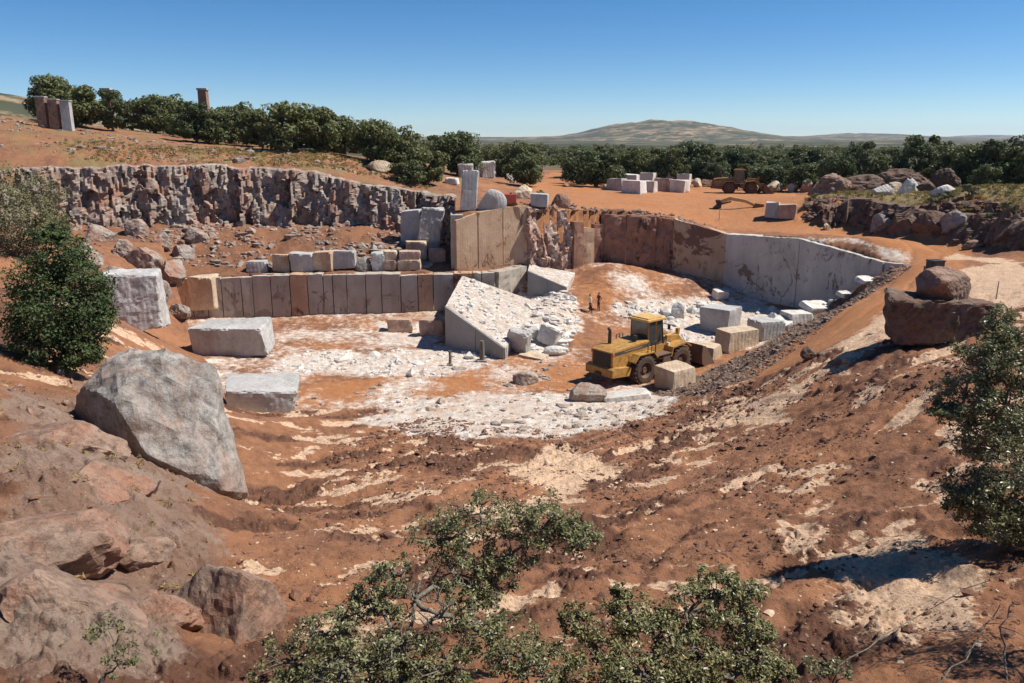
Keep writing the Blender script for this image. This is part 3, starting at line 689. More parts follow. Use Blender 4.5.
# ------------------------------------------------------------------ boulders and blocks
def rock_mesh(name, size, seed, sub=4, cuts=9, rough=0.10, flat=0.55, freq=1.3):
    r = np.random.default_rng(seed)
    bm = bmesh.new(); bmesh.ops.create_icosphere(bm, subdivisions=sub, radius=1.0)
    V = np.array([v.co[:] for v in bm.verts])
    for k in range(cuts):
        n = r.normal(size=3); n[2] *= 0.8; n /= np.linalg.norm(n); h = r.uniform(flat, 0.9)
        d = V @ n; m = d > h; V[m] -= np.outer(d[m] - h, n) * 0.93
    V[:, 2] = np.maximum(V[:, 2], -0.62)
    n = V / np.maximum(np.linalg.norm(V, axis=1, keepdims=True), 1e-6)
    V = V + n * (rough * fbm3(V * freq + seed * 3.1, 5, seed, 0.6) + rough * 0.45 * (1 - 2 * np.abs(fbm3(V * freq * 2.7 + seed, 3, seed + 4))))[:, None]
    lo, hi = V.min(0), V.max(0)
    V = (V - (lo + hi) / 2) / (hi - lo) * np.array(size); V[:, 2] += size[2] / 2
    for v, c in zip(bm.verts, V): v.co = c
    me = bpy.data.meshes.new(name); bm.to_mesh(me); bm.free()
    return me
def block_mesh(name, w, d, h, seed, rough=0.05, cell=0.28, skew=0.06, chip=0.06, nmax=9):
    r = np.random.default_rng(seed)
    n = [max(3, min(nmax, int(s / cell))) for s in (w, d, h)]
    bm = bmesh.new()
    vid = {}
    def vert(i, j, k):
        key = (i, j, k)
        if key not in vid: vid[key] = bm.verts.new((i / n[0] - 0.5, j / n[1] - 0.5, k / n[2]))
        return vid[key]
    for i in range(n[0]):
        for j in range(n[1]):
            for k in (0, n[2]): bm.faces.new([vert(i, j, k), vert(i + 1, j, k), vert(i + 1, j + 1, k), vert(i, j + 1, k)])
    for i in range(n[0]):
        for k in range(n[2]):
            for j in (0, n[1]): bm.faces.new([vert(i, j, k), vert(i + 1, j, k), vert(i + 1, j, k + 1), vert(i, j, k + 1)])
    for j in range(n[1]):
        for k in range(n[2]):
            for i in (0, n[0]): bm.faces.new([vert(i, j, k), vert(i, j + 1, k), vert(i, j + 1, k + 1), vert(i, j, k + 1)])
    V = np.array([v.co[:] for v in bm.verts]); U = V.copy()
    cs = r.uniform(-skew, skew, (8, 3))
    fx, fy, fz = U[:, 0] + 0.5, U[:, 1] + 0.5, U[:, 2]
    off = np.zeros_like(V); q = 0
    for a in (0, 1):
        for b in (0, 1):
            for c in (0, 1):
                off += ((fx if a else 1 - fx) * (fy if b else 1 - fy) * (fz if c else 1 - fz))[:, None] * cs[q]; q += 1
    V = (V + off) * np.array([w, d, h])
    cen = np.array([0, 0, h / 2]); dirn = V - cen; dirn /= np.maximum(np.linalg.norm(dirn, axis=1, keepdims=True), 1e-6)
    ext = (np.minimum(fx, 1 - fx) < 0.01).astype(int) + (np.minimum(fy, 1 - fy) < 0.01) + (np.minimum(fz, 1 - fz) < 0.01)
    nz = fbm3(V * 1.6 + seed * 5.3, 4, seed, 0.6)
    V += dirn * (rough * nz - np.where(ext >= 2, chip * np.maximum(fbm3(V * 2.1 + seed, 3, seed + 2) + 0.15, 0.06), 0) - np.where(ext == 3, chip * 0.6, 0))[:, None]
    V[:, 2] -= V[:, 2].min()
    for v, c in zip(bm.verts, V): v.co = c
    bmesh.ops.recalc_face_normals(bm, faces=bm.faces)
    me = bpy.data.meshes.new(name); bm.to_mesh(me); bm.free()
    return me
_seed = [100]
def block(px, py, w, d, h, rz, mat, label, tilt=(0, 0), group=None, name='marble_block', cat='marble block', lift=0.0, rough=0.05, on=None, chip=0.11):
    _seed[0] += 1
    p = at(px, py) if on is None else Vector(on)
    o = obj(name, block_mesh(name, w, d, h, _seed[0], rough, 0.2 if rough < 0.09 else 0.13, chip=chip, nmax=14 if rough < 0.09 else 34), M[mat], None, (p.x, p.y, p.z - 0.10 + lift))
    o.rotation_euler = (R(tilt[0]), R(tilt[1]), R(rz))
    return tag(o, label, cat, group)
def boulder(px, py, size, rz, mat, label, group=None, name='boulder', cat='boulder', lift=0.0, sub=4, rough=0.10, cuts=9, seed=None, on=None, sink=0.12, tilt=(0, 0), flat=0.55):
    _seed[0] += 1
    p = at(px, py) if on is None else Vector(on)
    o = obj(name, rock_mesh(name, size, seed or _seed[0], sub, cuts, rough, flat), M[mat], None, (p.x, p.y, p.z - sink * size[2] + lift))
    o.rotation_euler = (R(tilt[0]), R(tilt[1]), R(rz))
    return tag(o, label, cat, group)

gF = 'marble blocks lined up along the foot of the spoil slope'
block(675, 386, 1.9, 2.5, 1.75, -52, 'tan', 'tan sawn marble block in front of the loader\'s front wheels', group=gF)
block(706, 359, 1.9, 1.9, 1.35, -40, 'tan', 'cream cube-shaped marble block just right of the loader', group=gF)
block(737, 349, 3.6, 1.6, 1.75, 30, 'tan', 'long stained tan marble block, third in the row beside the spoil slope', group=gF)
block(764, 338, 2.6, 2.2, 1.7, 26, 'grey', 'grey-fronted marble block at the end of the row of big blocks', group=gF, chip=0.25)
block(779, 331, 1.8, 1.5, 1.0, 35, 'white', 'white marble block tipped forward beside the grey-fronted block', (14, -10), group=gF)
block(796, 322, 2.5, 1.6, 0.95, 20, 'white', 'white flat-topped slab lying between the tipped block and the wide slab', (4, 3), group=gF)
block(815, 309, 2.7, 1.7, 0.55, 24, 'white', 'wide bright white slab leaning on the spoil below the white wall', (16, 4), group=gF)
block(846, 297, 1.9, 1.0, 0.4, 30, 'white', 'small bright white slab second from the top of the spoil slope', (14, 2), group=gF)
block(868, 283.5, 2.2, 1.3, 0.4, 22, 'white', 'topmost white slab on the spoil slope under the low grey wall', (12, 2), group=gF)
block(719, 331, 2.9, 2.6, 2.2, -38, 'grey', 'large grey marble block standing alone on the white pit floor')
boulder(678, 318, (1.9, 1.4, 1.7), 20, 'white', 'upright chunk of broken white marble on the pit floor behind the loader', flat=0.45)
block(719, 299, 1.4, 1.2, 0.9, 20, 'white', 'small marble block lying in the shadow of the white wall', (6, 3))
boulder(586, 400, (2.6, 1.7, 1.5), 15, 'rubble', 'grey and brown boulder in front of the loader\'s rear wheels', cuts=12, flat=0.4)
block(624, 399, 3.2, 1.5, 0.7, 10, 'white', 'flat white marble slab lying before the loader\'s rear wheel', (3, -4), chip=0.3)
boulder(526, 384, (1.9, 1.4, 1.0), 30, 'rubble', 'low pale rock on the orange floor left of the loader')
block(519, 352, 2.0, 0.9, 1.9, -38, 'grey', 'grey upright slab tilted in the rubble left of the loader', (12, 10), chip=0.25)
block(546, 345, 1.9, 1.1, 1.7, -35, 'white', 'broken white marble block in the rubble left of the loader', (-14, 16), chip=0.4, rough=0.12)
block(534, 337, 1.2, 0.9, 1.0, 12, 'white', 'small white block heaped behind the tilted grey slab', (10, -8), chip=0.3)
block(534, 358, 2.2, 1.4, 0.25, -30, 'tan', 'flat orange-stained slab lying before the rubble heap', (2, 2))
boulder(556, 355, (2.2, 1.3, 0.8), -10, 'white', 'low heap of white marble lumps at the right end of the rubble')
block(400, 331, 2.3, 1.5, 1.25, 4, 'pink', 'pinkish block with white top at the foot of the slab bench', group='blocks at the foot of the slab bench', chip=0.2)
block(433, 334, 2.3, 1.6, 1.5, -4, 'pink', 'pinkish block next to the grey triangular ledge face', group='blocks at the foot of the slab bench', chip=0.2)
gL = 'blocks lined up on top of the slab bench'
for px, w, h, m, rz, lb in ((258, 2.0, 1.2, 'grey', 6, 'low grey block at the left end of the bench-top row'), (283, 1.8, 1.8, 'tan', -4, 'tan block second from the left on the bench top'),
                            (304, 2.4, 1.9, 'grey', 3, 'grey block third from the left on the bench top'), (325, 2.1, 1.9, 'tan', -8, 'sloping-topped tan block fourth from the left on the bench top'),
                            (345, 2.3, 1.8, 'grey', 2, 'pale grey block left of the round boulder on the bench top'), (379, 1.4, 1.9, 'grey', 8, 'narrow grey block right of the round boulder on the bench top'),
                            (391, 1.4, 1.1, 'pink', 0, 'small pinkish block low in the bench-top row'), (410, 2.3, 1.1, 'tan', -2, 'broad tan block at the right end of the bench-top row')):
    block(px, 270, w, 1.5, h, rz, m, lb, group=gL, chip=0.2)
boulder(363, 270, (1.7, 1.5, 1.8), 10, 'rock_grey', 'round grey boulder between the blocks on the bench top', flat=0.7)
def above(o, dz): return (o.location.x, o.location.y + 0.1, o.location.z + 0.10 + dz)
ob = {o['label']: o for o in col.objects if 'label' in o}
block(0, 0, 1.3, 1.3, 0.95, 5, 'tan', 'tan block stacked on the small pinkish block on the bench', on=above(ob['small pinkish block low in the bench-top row'], 1.02), group=gL)
block(0, 0, 2.2, 1.3, 0.95, 3, 'pink', 'pink block stacked on the broad tan block on the bench', on=above(ob['broad tan block at the right end of the bench-top row'], 1.02), group=gL)
block(417, 257, 2.3, 2.0, 1.9, 8, 'tan', 'tan block in the shade beside the tall slab wall', group='blocks piled left of the tall slab wall')
q = block(413, 245, 2.3, 2.2, 3.9, -6, 'grey', 'tall grey block behind the pile left of the tall slab wall', group='blocks piled left of the tall slab wall', chip=0.25)
block(428, 252, 2.4, 2.2, 4.6, 5, 'grey', 'highest grey block with jagged top left of the tall slab wall', group='blocks piled left of the tall slab wall', chip=0.5, rough=0.15, tilt=(0, 8))
block(437, 262, 1.5, 1.6, 1.4, 20, 'pink', 'small reddish block at the foot of the tall slab wall', group='blocks piled left of the tall slab wall')
# on the rim above the walls
block(468, 211, 1.7, 0.5, 4.0, 10, 'grey', 'tall thin slab standing upright on top of the tall tan wall', (0, 4), chip=0.3)
boulder(492, 211, (3.1, 0.9, 2.3), 4, 'grey', 'rounded grey slab leaning on edge on top of the tan wall', flat=0.62, cuts=5, rough=0.05)
block(540, 206.3, 1.9, 1.6, 1.4, -6, 'grey', 'white-topped grey block at the rim above the rough rock wall')
boulder(561, 207.5, (2.2, 1.6, 1.7), 5, 'rock_brown', 'round reddish-grey boulder at the rim next to the white-topped block', flat=0.75)
boulder(521, 199, (2.8, 2.0, 2.0), 30, 'tan', 'pale cream boulder lying behind the rim near the red tank', flat=0.45)
boulder(514, 181, (2.4, 2.0, 1.4), 0, 'white', 'whitish boulder under the oak at the edge of the clearing')
for px, py, w, h, m, lb in ((466, 178, 2.2, 2.2, 'grey', 'grey block at the left of the far stack behind the rim'), (478, 176, 2.2, 2.0, 'grey', 'dark grey block in the middle of the far stack behind the rim'),
                            (488, 178, 2.2, 2.6, 'white', 'pale upright block in the far stack behind the rim'), (503, 172, 3.0, 1.9, 'pink', 'pinkish block at the right of the far stack behind the rim'),
                            (452, 184, 1.6, 0.8, 'white', 'low white block lying left of the far stack')):
    block(px, py, w, 1.8, h, rng.uniform(-20, 20), m, lb, group='far stack of blocks behind the rim', chip=0.25)
# the stockpile on the plateau
gS = 'white blocks stockpiled on the orange clearing'
for px, py, w, d, h, rz, m, lb in (
        (617, 190.5, 2.3, 2.6, 1.75, -28, 'grey', 'leftmost grey-sided block of the white stockpile'), (634, 193.5, 2.6, 2.4, 1.8, -32, 'white', 'nearest white block at the front left of the stockpile'),
        (650, 192, 1.7, 2.2, 1.6, -28, 'white', 'narrow white block in the middle front of the stockpile'), (663, 191, 2.3, 2.2, 1.8, -25, 'pink', 'pink-stained block between white ones in the stockpile front'),
        (679, 192, 2.4, 2.4, 1.8, -30, 'white', 'bright white block at the right end of the stockpile front'), (630, 185, 2.4, 2.2, 1.7, -22, 'white', 'white block in the back row behind the leftmost block'),
        (648, 184, 2.4, 2.2, 1.8, -26, 'white', 'white block in the back row at the middle of the stockpile'), (668, 183.5, 2.5, 2.2, 1.8, -20, 'grey', 'greyish block in the back row of the stockpile'),
        (684, 185, 2.0, 2.0, 1.8, -26, 'white', 'white block in the back row at the right of the stockpile'), (645, 180, 2.6, 2.0, 1.7, -15, 'tan', 'cream block rearmost in the stockpile')):
    block(px, py, w, d, h, rz, m, lb, group=gS, chip=0.08)
for px, py, sz, m, lb in ((697, 187, (1.9, 1.5, 1.6), 'tan', 'cream boulder just right of the stockpile'), (706, 185, (1.9, 1.5, 1.1), 'rock_brown', 'brown boulder left of the distant loader'), (606, 189, (2.2, 1.4, 0.9), 'tan', 'low cream rock left of the stockpile'),
                          (566, 187, (1.5, 1.1, 0.6), 'rock_brown', 'small brown rock on the orange clearing'), (571, 181, (1.4, 1.1, 0.8), 'tan', 'small pale rock where the track enters the trees')):
    boulder(px, py, sz, rng.uniform(0, 90), m, lb, group='loose rocks on the orange clearing', sub=3)
for px, py, sz, m, lb in ((757, 193, (2.0, 1.6, 1.5), 'pink', 'pink boulder at the bucket end of the distant loader'), (774, 192, (2.9, 2.0, 1.9), 'tan', 'broad cream boulder under the khaki steel frame'),
                          (793, 192, (1.8, 1.6, 1.6), 'grey', 'grey boulder between the steel frame and the orange boulder'), (806, 192, (2.3, 2.0, 2.1), 'pink', 'round orange-pink boulder at the end of the boulder row')):
    boulder(px, py, sz, rng.uniform(0, 90), m, lb, group='boulders in a row beside the distant loader', sub=4, flat=0.4, cuts=13)
block(772, 217, 1.5, 1.6, 1.7, -20, 'grey', 'blue-grey sawn block with white edges beside the haul road', chip=0.06)
block(787, 218.5, 1.9, 1.7, 1.55, -25, 'pink', 'pinkish white-topped block beside the haul road')
boulder(826, 231, (0.7, 0.6, 0.8), 0, 'tan', 'small pale stone at the edge of the haul road', sub=3)
gP = 'pile of pale stones on the bank'
for px, py, sz, m, lb in ((881, 195, (2.4, 1.4, 1.3), 'white', 'broad white stone at the left of the pile on the bank'), (894, 193, (1.6, 1.3, 1.5), 'tan', 'cream stone second in the pile on the bank'), (904, 194, (1.6, 1.0, 2.1), 'white', 'pointed white stone standing upright in the pile on the bank'),
                          (912, 192, (1.4, 1.1, 1.9), 'white', 'tall whitish stone right of the pointed one'), (918, 184, (2.3, 1.3, 1.5), 'white', 'whitish slab stone high at the back of the pile'), (926, 193, (2.0, 1.6, 1.5), 'rock_dark', 'dark brown boulder in the pile on the bank'),
                          (942, 195, (2.8, 1.6, 1.3), 'white', 'long white stone at the right end of the pile'), (868, 191, (2.0, 1.4, 1.0), 'pink', 'low pinkish stone left of the pale pile')):
    boulder(px, py, sz, rng.uniform(-20, 20), m, lb, group=gP, sub=4, flat=0.34, cuts=15, rough=0.08)
gD = 'dark boulders along the foot of the bank'
for px, py, sz, m, lb in ((885, 231, (2.8, 1.8, 2.2), 'rock_grey', 'grey boulder at the left of the dark rocks in the bank'), (905, 233, (3.0, 2.0, 2.4), 'rock_dark', 'dark grey boulder second from the left in the bank'), (930, 234, (3.4, 2.0, 2.5), 'rock_dark', 'wide dark boulder in the middle of the bank'),
                          (955, 234, (3.0, 2.0, 2.6), 'rock_grey', 'dark wedge-shaped boulder in the bank above the road bend'), (1000, 240, (3.2, 2.2, 3.4), 'rock_dark', 'tall dark boulder at the right end of the bank'), (1022, 236, (2.6, 2.0, 2.8), 'rock_brown', 'brown boulder at the right edge of the bank'),
                          (862, 226, (2.4, 1.6, 1.8), 'rock_dark', 'brown earth-covered boulder at the left end of the bank'), (975, 246, (2.6, 1.6, 1.1), 'rock_brown', 'low brown rock at the foot of the bank')):
    boulder(px, py, sz, rng.uniform(-25, 25), m, lb, group=gD, sub=5, rough=0.15, sink=0.25, cuts=15, flat=0.36)
gH = 'spoil heaps before the oaks on the right'
for px, py, sz, m, lb in ((832, 186, (6.0, 4.0, 3.6), 'rock_brown', 'rounded brown spoil heap left of the green shrub'), (862, 184, (6.5, 4.0, 3.0), 'rock_dark', 'dark red spoil heap behind the green shrub'), (900, 181, (8.0, 4.0, 3.6), 'rock_dark', 'long dark red spoil heap behind the pale stones'),
                          (945, 186, (3.6, 3.0, 3.3), 'rock_dark', 'dark round heap between the pale stones and right-hand oaks')):
    xq = ray(px, 180)[0] * (104 * CP + 6.5 * SP)
    boulder(0, 0, sz, rng.uniform(-15, 15), m, lb, group=gH, on=(xq, 104.0, gz(xq, 104.0)), name='spoil_heap', cat='spoil heap', sub=5, rough=0.22, flat=0.7, sink=0.25)
bl = [tuple(at(*q))[:2] for q in ((822, 226), (850, 228), (880, 232), (915, 236), (950, 241), (985, 246), (1030, 252), (1075, 258))]
cliff('rock_bank', 'dark red-brown rock bank rising behind the haul road on the right', bl, lambda x, y: gz(x, y) - 0.2, lambda x, y: gz(x, y) + 2.3 + 0.5 * math.sin(x * 0.9) * math.sin(x * 0.37), 33, 0.7, 1.7, 0.3, 'rock_dark', 0.16)
# the pair of stacked boulders
p = at(936, 345)
lowb = obj('boulder', block_mesh('boulder', 4.75, 2.5, 2.35, 77, 0.30, 0.12, 0.16, 0.42, 30), M['rock_dark'], None, (p.x + 0.05, p.y + 0.9, p.z - 0.12), smooth=False)
lowb.rotation_euler = (0, 0, R(-5)); tag(lowb, 'wide dark brown boulder carrying the smaller boulder beside the road', 'boulder')
boulder(0, 0, (2.8, 2.2, 1.85), 12, 'rock_brown', 'lumpy brown boulder stacked on top of the wide dark boulder', seed=418, on=(p.x + 0.55, p.y + 1.0, p.z + 1.98), sub=5, rough=0.12, cuts=10, flat=0.5, sink=0.0)
boulder(808, 359, (1.1, 0.9, 0.9), 10, 'rock_dark', 'small dark angular rock on the lower edge of the haul road', flat=0.4, cuts=12)
boulder(822, 357, (0.9, 0.6, 0.4), 40, 'rock_dark', 'flat dark stone beside the small angular rock')
boulder(848, 364, (0.7, 0.5, 0.35), 0, 'rubble', 'small pale stone below the haul road')
# the left bank
p = at(150, 470)
boulder(0, 0, (6.6, 6.4, 8.8), 10, 'rock_grey', 'huge grey rock outcrop on the left bank beside the green bush', on=(p.x - 0.6, p.y + 2.4, p.z - 4.0), sub=6, rough=0.10, cuts=22, flat=0.40, seed=526)
p = at(210, 640)
boulder(0, 0, (1.9, 2.8, 1.9), 10, 'rock_brown', 'grey-brown boulder above the oak at the bottom left', on=(p.x, p.y + 1.0, p.z - 0.9), sub=5, rough=0.10, cuts=16, flat=0.42, seed=533)
block(262, 408, 4.4, 3.2, 1.7, 14, 'grey', 'flat-topped grey slab block right of the big outcrop', (6, 4), chip=0.3, rough=0.1)
block(237, 352, 6.4, 3.4, 2.4, -4, 'grey', 'big pale block lying behind the grey outcrop', (3, -3), chip=0.3, rough=0.12)
block(140, 330, 3.6, 2.6, 4.0, 16, 'grey', 'upright grey block between the bush and the slab bench', chip=0.4, rough=0.16)
block(208, 318, 2.6, 1.8, 3.2, -5, 'tan', 'tan block at the left end of the slab bench', chip=0.2)

for k, (px, py, sz, rz, m) in enumerate(((20, 560, (3.0, 2.4, 1.5), 20, 'rock_brown'), (90, 500, (2.8, 2.2, 1.5), 35, 'rock_brown'), (40, 450, (3.4, 2.6, 1.6), 10, 'rock_brown'), (140, 560, (2.2, 1.8, 1.2), 50, 'rock_brown'), (60, 640, (2.2, 1.8, 1.2), 15, 'rock_brown'), (160, 640, (1.5, 1.3, 0.8), 60, 'rock_brown'))):
    p = at(px, py)
    boulder(0, 0, sz, rz, m, ('brown half-buried rock at the left edge of the bank', 'brown half-buried rock below the huge outcrop', 'broad brown rock slab below the green bush', 'brown rock between the outcrop and the grey-brown boulder', 'broad brown rock at the bottom left near the thin sapling', 'small brown rock left of the grey-brown boulder')[k],
            'half-buried rocks of the left bank', 'bedrock_slab', 'rock', on=(p.x, p.y + 0.4, p.z), sub=5, rough=0.13, cuts=16, flat=0.34, sink=0.74, tilt=(-18, 6))
ORDS = 'first second third fourth fifth sixth seventh eighth ninth tenth eleventh twelfth'.split()
for k, (px, py, w) in enumerate(((84, 262, 3.0), (100, 240, 3.4), (112, 290, 3.6), (122, 255, 2.6), (134, 236, 3.0), (146, 268, 3.4), (158, 300, 3.0), (165, 248, 2.8), (172, 280, 3.2), (182, 318, 2.2), (184, 258, 2.4), (196, 240, 2.6))):
    boulder(px, py, (w, w * 0.8, w * 0.85), k * 37, 'cliff', 'angular rock, %s from the left on the slope left of the slab bench' % ORDS[k], 'angular rocks left of the slab bench', sub=5, rough=0.16, cuts=14, flat=0.36, sink=0.35)

# posts and waste timber in the pit
for px, py, h, w, lb in ((482, 362, 1.7, 0.42, 'thick weathered post standing before the grey triangular face'), (450, 366, 1.2, 0.25, 'short dark post left of the thick weathered post')):
    p = at(px, py); b = MB(); b.tube([(0, 0, 0), (0.03, 0, h * 0.5), (0.0, 0.02, h)], [w * 0.5, w * 0.46, w * 0.42], 9)
    root = empty('post', p, 0, lb, 'post', 'posts on the pit floor'); b.build('shaft', M['bark'], root)
    b = MB(); b.box((0, 0, 0.06), (w * 1.9, w * 1.6, 0.16)); b.build('foot', M['rubble'], root, 0.02)

# ------------------------------------------------------------------ loose stones, uncountable
def scatter(name, label, cat, pts, sizes, mat, seed, protos=7):
    r = np.random.default_rng(seed)
    bm = bmesh.new(); bmesh.ops.create_icosphere(bm, subdivisions=1, radius=1.0)
    base = np.array([v.co[:] for v in bm.verts]); fc = np.array([[v.index for v in f.verts] for f in bm.faces]); bm.free()
    # 42 vertices for the large ones, an icosahedron for the small ones
    bm = bmesh.new(); bmesh.ops.create_icosphere(bm, subdivisions=1, radius=1.0); bm.free()
    P = [base * (1 + 0.35 * r.normal(size=(len(base), 1)).clip(-1, 1)) for _ in range(protos)]
    V = []; n = len(pts)
    for i in range(n):
        b = P[r.integers(protos)] * np.array([r.uniform(0.7, 1.3), r.uniform(0.6, 1.1), r.uniform(0.4, 0.85)]) * sizes[i]
        a = r.uniform(0, 6.28); ca, sa = math.cos(a), math.sin(a)
        V.append(np.stack([b[:, 0] * ca - b[:, 1] * sa, b[:, 0] * sa + b[:, 1] * ca, b[:, 2]], -1) + pts[i])
    F = (fc[None] + (np.arange(n) * len(base))[:, None, None]).reshape(-1, 3)
    return tag(obj(name, mesh_np(name, np.concatenate(V), F), M[mat]), label, cat, kind='stuff')
def zone_pts(poly, n, seed, dens=None, thr=0.0):
    r = np.random.default_rng(seed); P = np.array(poly); lo, hi = P.min(0), P.max(0); out = []
    x = r.uniform(lo[0], hi[0], n * 8); y = r.uniform(lo[1], hi[1], n * 8)
    k = inside(x, y, poly)
    if dens is not None: k &= (fbm2(x * dens, y * dens, 3, seed) + r.uniform(-0.35, 0.35, len(x))) > thr
    x, y = x[k][:n], y[k][:n]; z = fields(x, y)[0]
    return np.stack([x, y, z], -1)
p = zone_pts(Z_SPOIL[0], 6000, 3); scatter('spoil_stones', 'dark broken stones covering the spoil slope beside the haul road', 'stones', p + [0, 0, 0.02], np.random.default_rng(1).gamma(1.3, 0.042, len(p)).clip(0.025, 0.34), 'spoil', 1)
NEAR = G([(230, 560), (330, 450), (420, 415), (560, 435), (700, 395), (760, 380), (850, 375), (900, 360), (1000, 360), (1024, 430), (1024, 683), (700, 683), (230, 683)])
p = zone_pts(NEAR, 15000, 5, 0.5, 0.08); sz = np.random.default_rng(2).gamma(1.4, 0.021, len(p)).clip(0.012, 0.19) * (0.55 + p[:, 1] / 45)
scatter('soil_clods', 'dark red clods of earth strewn over the trampled slope', 'soil clods', p, sz, 'clod', 2)
p = zone_pts(NEAR, 2500, 9, 0.7, 0.0); scatter('slope_stones', 'small pale stones strewn over the trampled slope', 'stones', p, np.random.default_rng(4).gamma(1.4, 0.014, len(p)).clip(0.012, 0.11) * (0.6 + p[:, 1] / 40), 'tan', 3)
for k, (poly, n, s) in enumerate(((Z_WHITE[0], 900, 0.075), (Z_WHITE[1], 1000, 0.07), (Z_WHITE[3], 600, 0.06), (Z_WHITE[2], 600, 0.05), (Z_ORANGE[1], 250, 0.05))):
    p = zone_pts(poly, n, 20 + k, 0.4, -0.05)
    scatter('marble_rubble', ('white marble rubble heaped left of the yellow loader', 'white marble rubble on the floor below the white wall', 'pale rubble on the floor before the slab bench', 'pale rubble on the light ledge before the loader', 'small stones on the orange floor behind the loader')[k],
            'rubble', p, np.random.default_rng(30 + k).gamma(0.8, s * 2.0, len(p)).clip(0.02, 0.8), 'white' if k < 3 else 'rubble', 40 + k)
r_ = np.random.default_rng(90); uu, vv_ = r_.uniform(0.05, 0.97, 380), r_.uniform(0.05, 0.95, 380); TQ = [np.array(t) for t in ((-5.7, 67.6, 3.55), (-0.55, 63.2, 0.95), (2.6, 77.0, 1.95), (-5.0, 80.0, 4.1))]
p = TQ[0] * ((1 - uu) * (1 - vv_))[:, None] + TQ[1] * (uu * (1 - vv_))[:, None] + TQ[2] * (uu * vv_)[:, None] + TQ[3] * ((1 - uu) * vv_)[:, None]
scatter('ledge_rubble', 'broken pale stones lying on top of the sloping marble ledge', 'rubble', p + [0, 0, 0.03], r_.gamma(0.8, 0.075, len(p)).clip(0.02, 0.4), 'white', 91)
p = zone_pts(Z_BANK[0], 1600, 50); scatter('bank_stones', 'brown stones and earth lumps on the bank above the road', 'stones', p, np.random.default_rng(51).gamma(2.0, 0.11, len(p)).clip(0.06, 0.7), 'rock_dark', 52)
p = zone_pts([(-60, 66), (-46, 70), (-34, 82), (-8, 82.5), (-8, 94), (-36, 92), (-60, 80)], 2600, 55, 0.3, 0.0); scatter('slope_rubble', 'broken rocks on the earth slope below the left cliff', 'stones', p, np.random.default_rng(56).gamma(1.8, 0.10, len(p)).clip(0.05, 0.8), 'cliff', 57)
p = zone_pts(G([(0, 240), (110, 330), (100, 420), (180, 520), (200, 640), (0, 640)]), 1500, 60, 0.5, 0.05); scatter('bank_gravel', 'brown gravel on the left bank', 'stones', p, np.random.default_rng(61).gamma(2.0, 0.03, len(p)).clip(0.02, 0.3), 'rock_brown', 62)
p = zone_pts([(-75, 92), (-50, 92), (-25, 99), (-10, 99), (-12, 107), (-40, 110), (-75, 112)], 1500, 70, 0.25, 0.0); scatter('hilltop_stones', 'scattered rocks on the dry ground above the left cliff', 'stones', p, np.random.default_rng(71).gamma(1.2, 0.11, len(p)).clip(0.04, 0.8), 'cliff', 72)
rim = []
for a, b in zip(WALL[1:4], WALL[2:5]):
    L = math.hypot(b[0] - a[0], b[1] - a[1]); n = int(L * 16)
    t = rng.uniform(0, 1, n); off = np.abs(rng.normal(0.7, 0.7, n)); nx, ny = -(b[1] - a[1]) / L, (b[0] - a[0]) / L
    rim.append(np.stack([a[0] + (b[0] - a[0]) * t + nx * off, a[1] + (b[1] - a[1]) * t + ny * off], -1))
rim = np.concatenate(rim); p = np.concatenate([rim, fields(rim[:, 0], rim[:, 1])[0][:, None]], 1)
scatter('rim_stones', 'loose brown stones along the rim above the pit walls', 'stones', p, rng.gamma(1.8, 0.075, len(p)).clip(0.05, 0.5), 'rock_brown', 63)

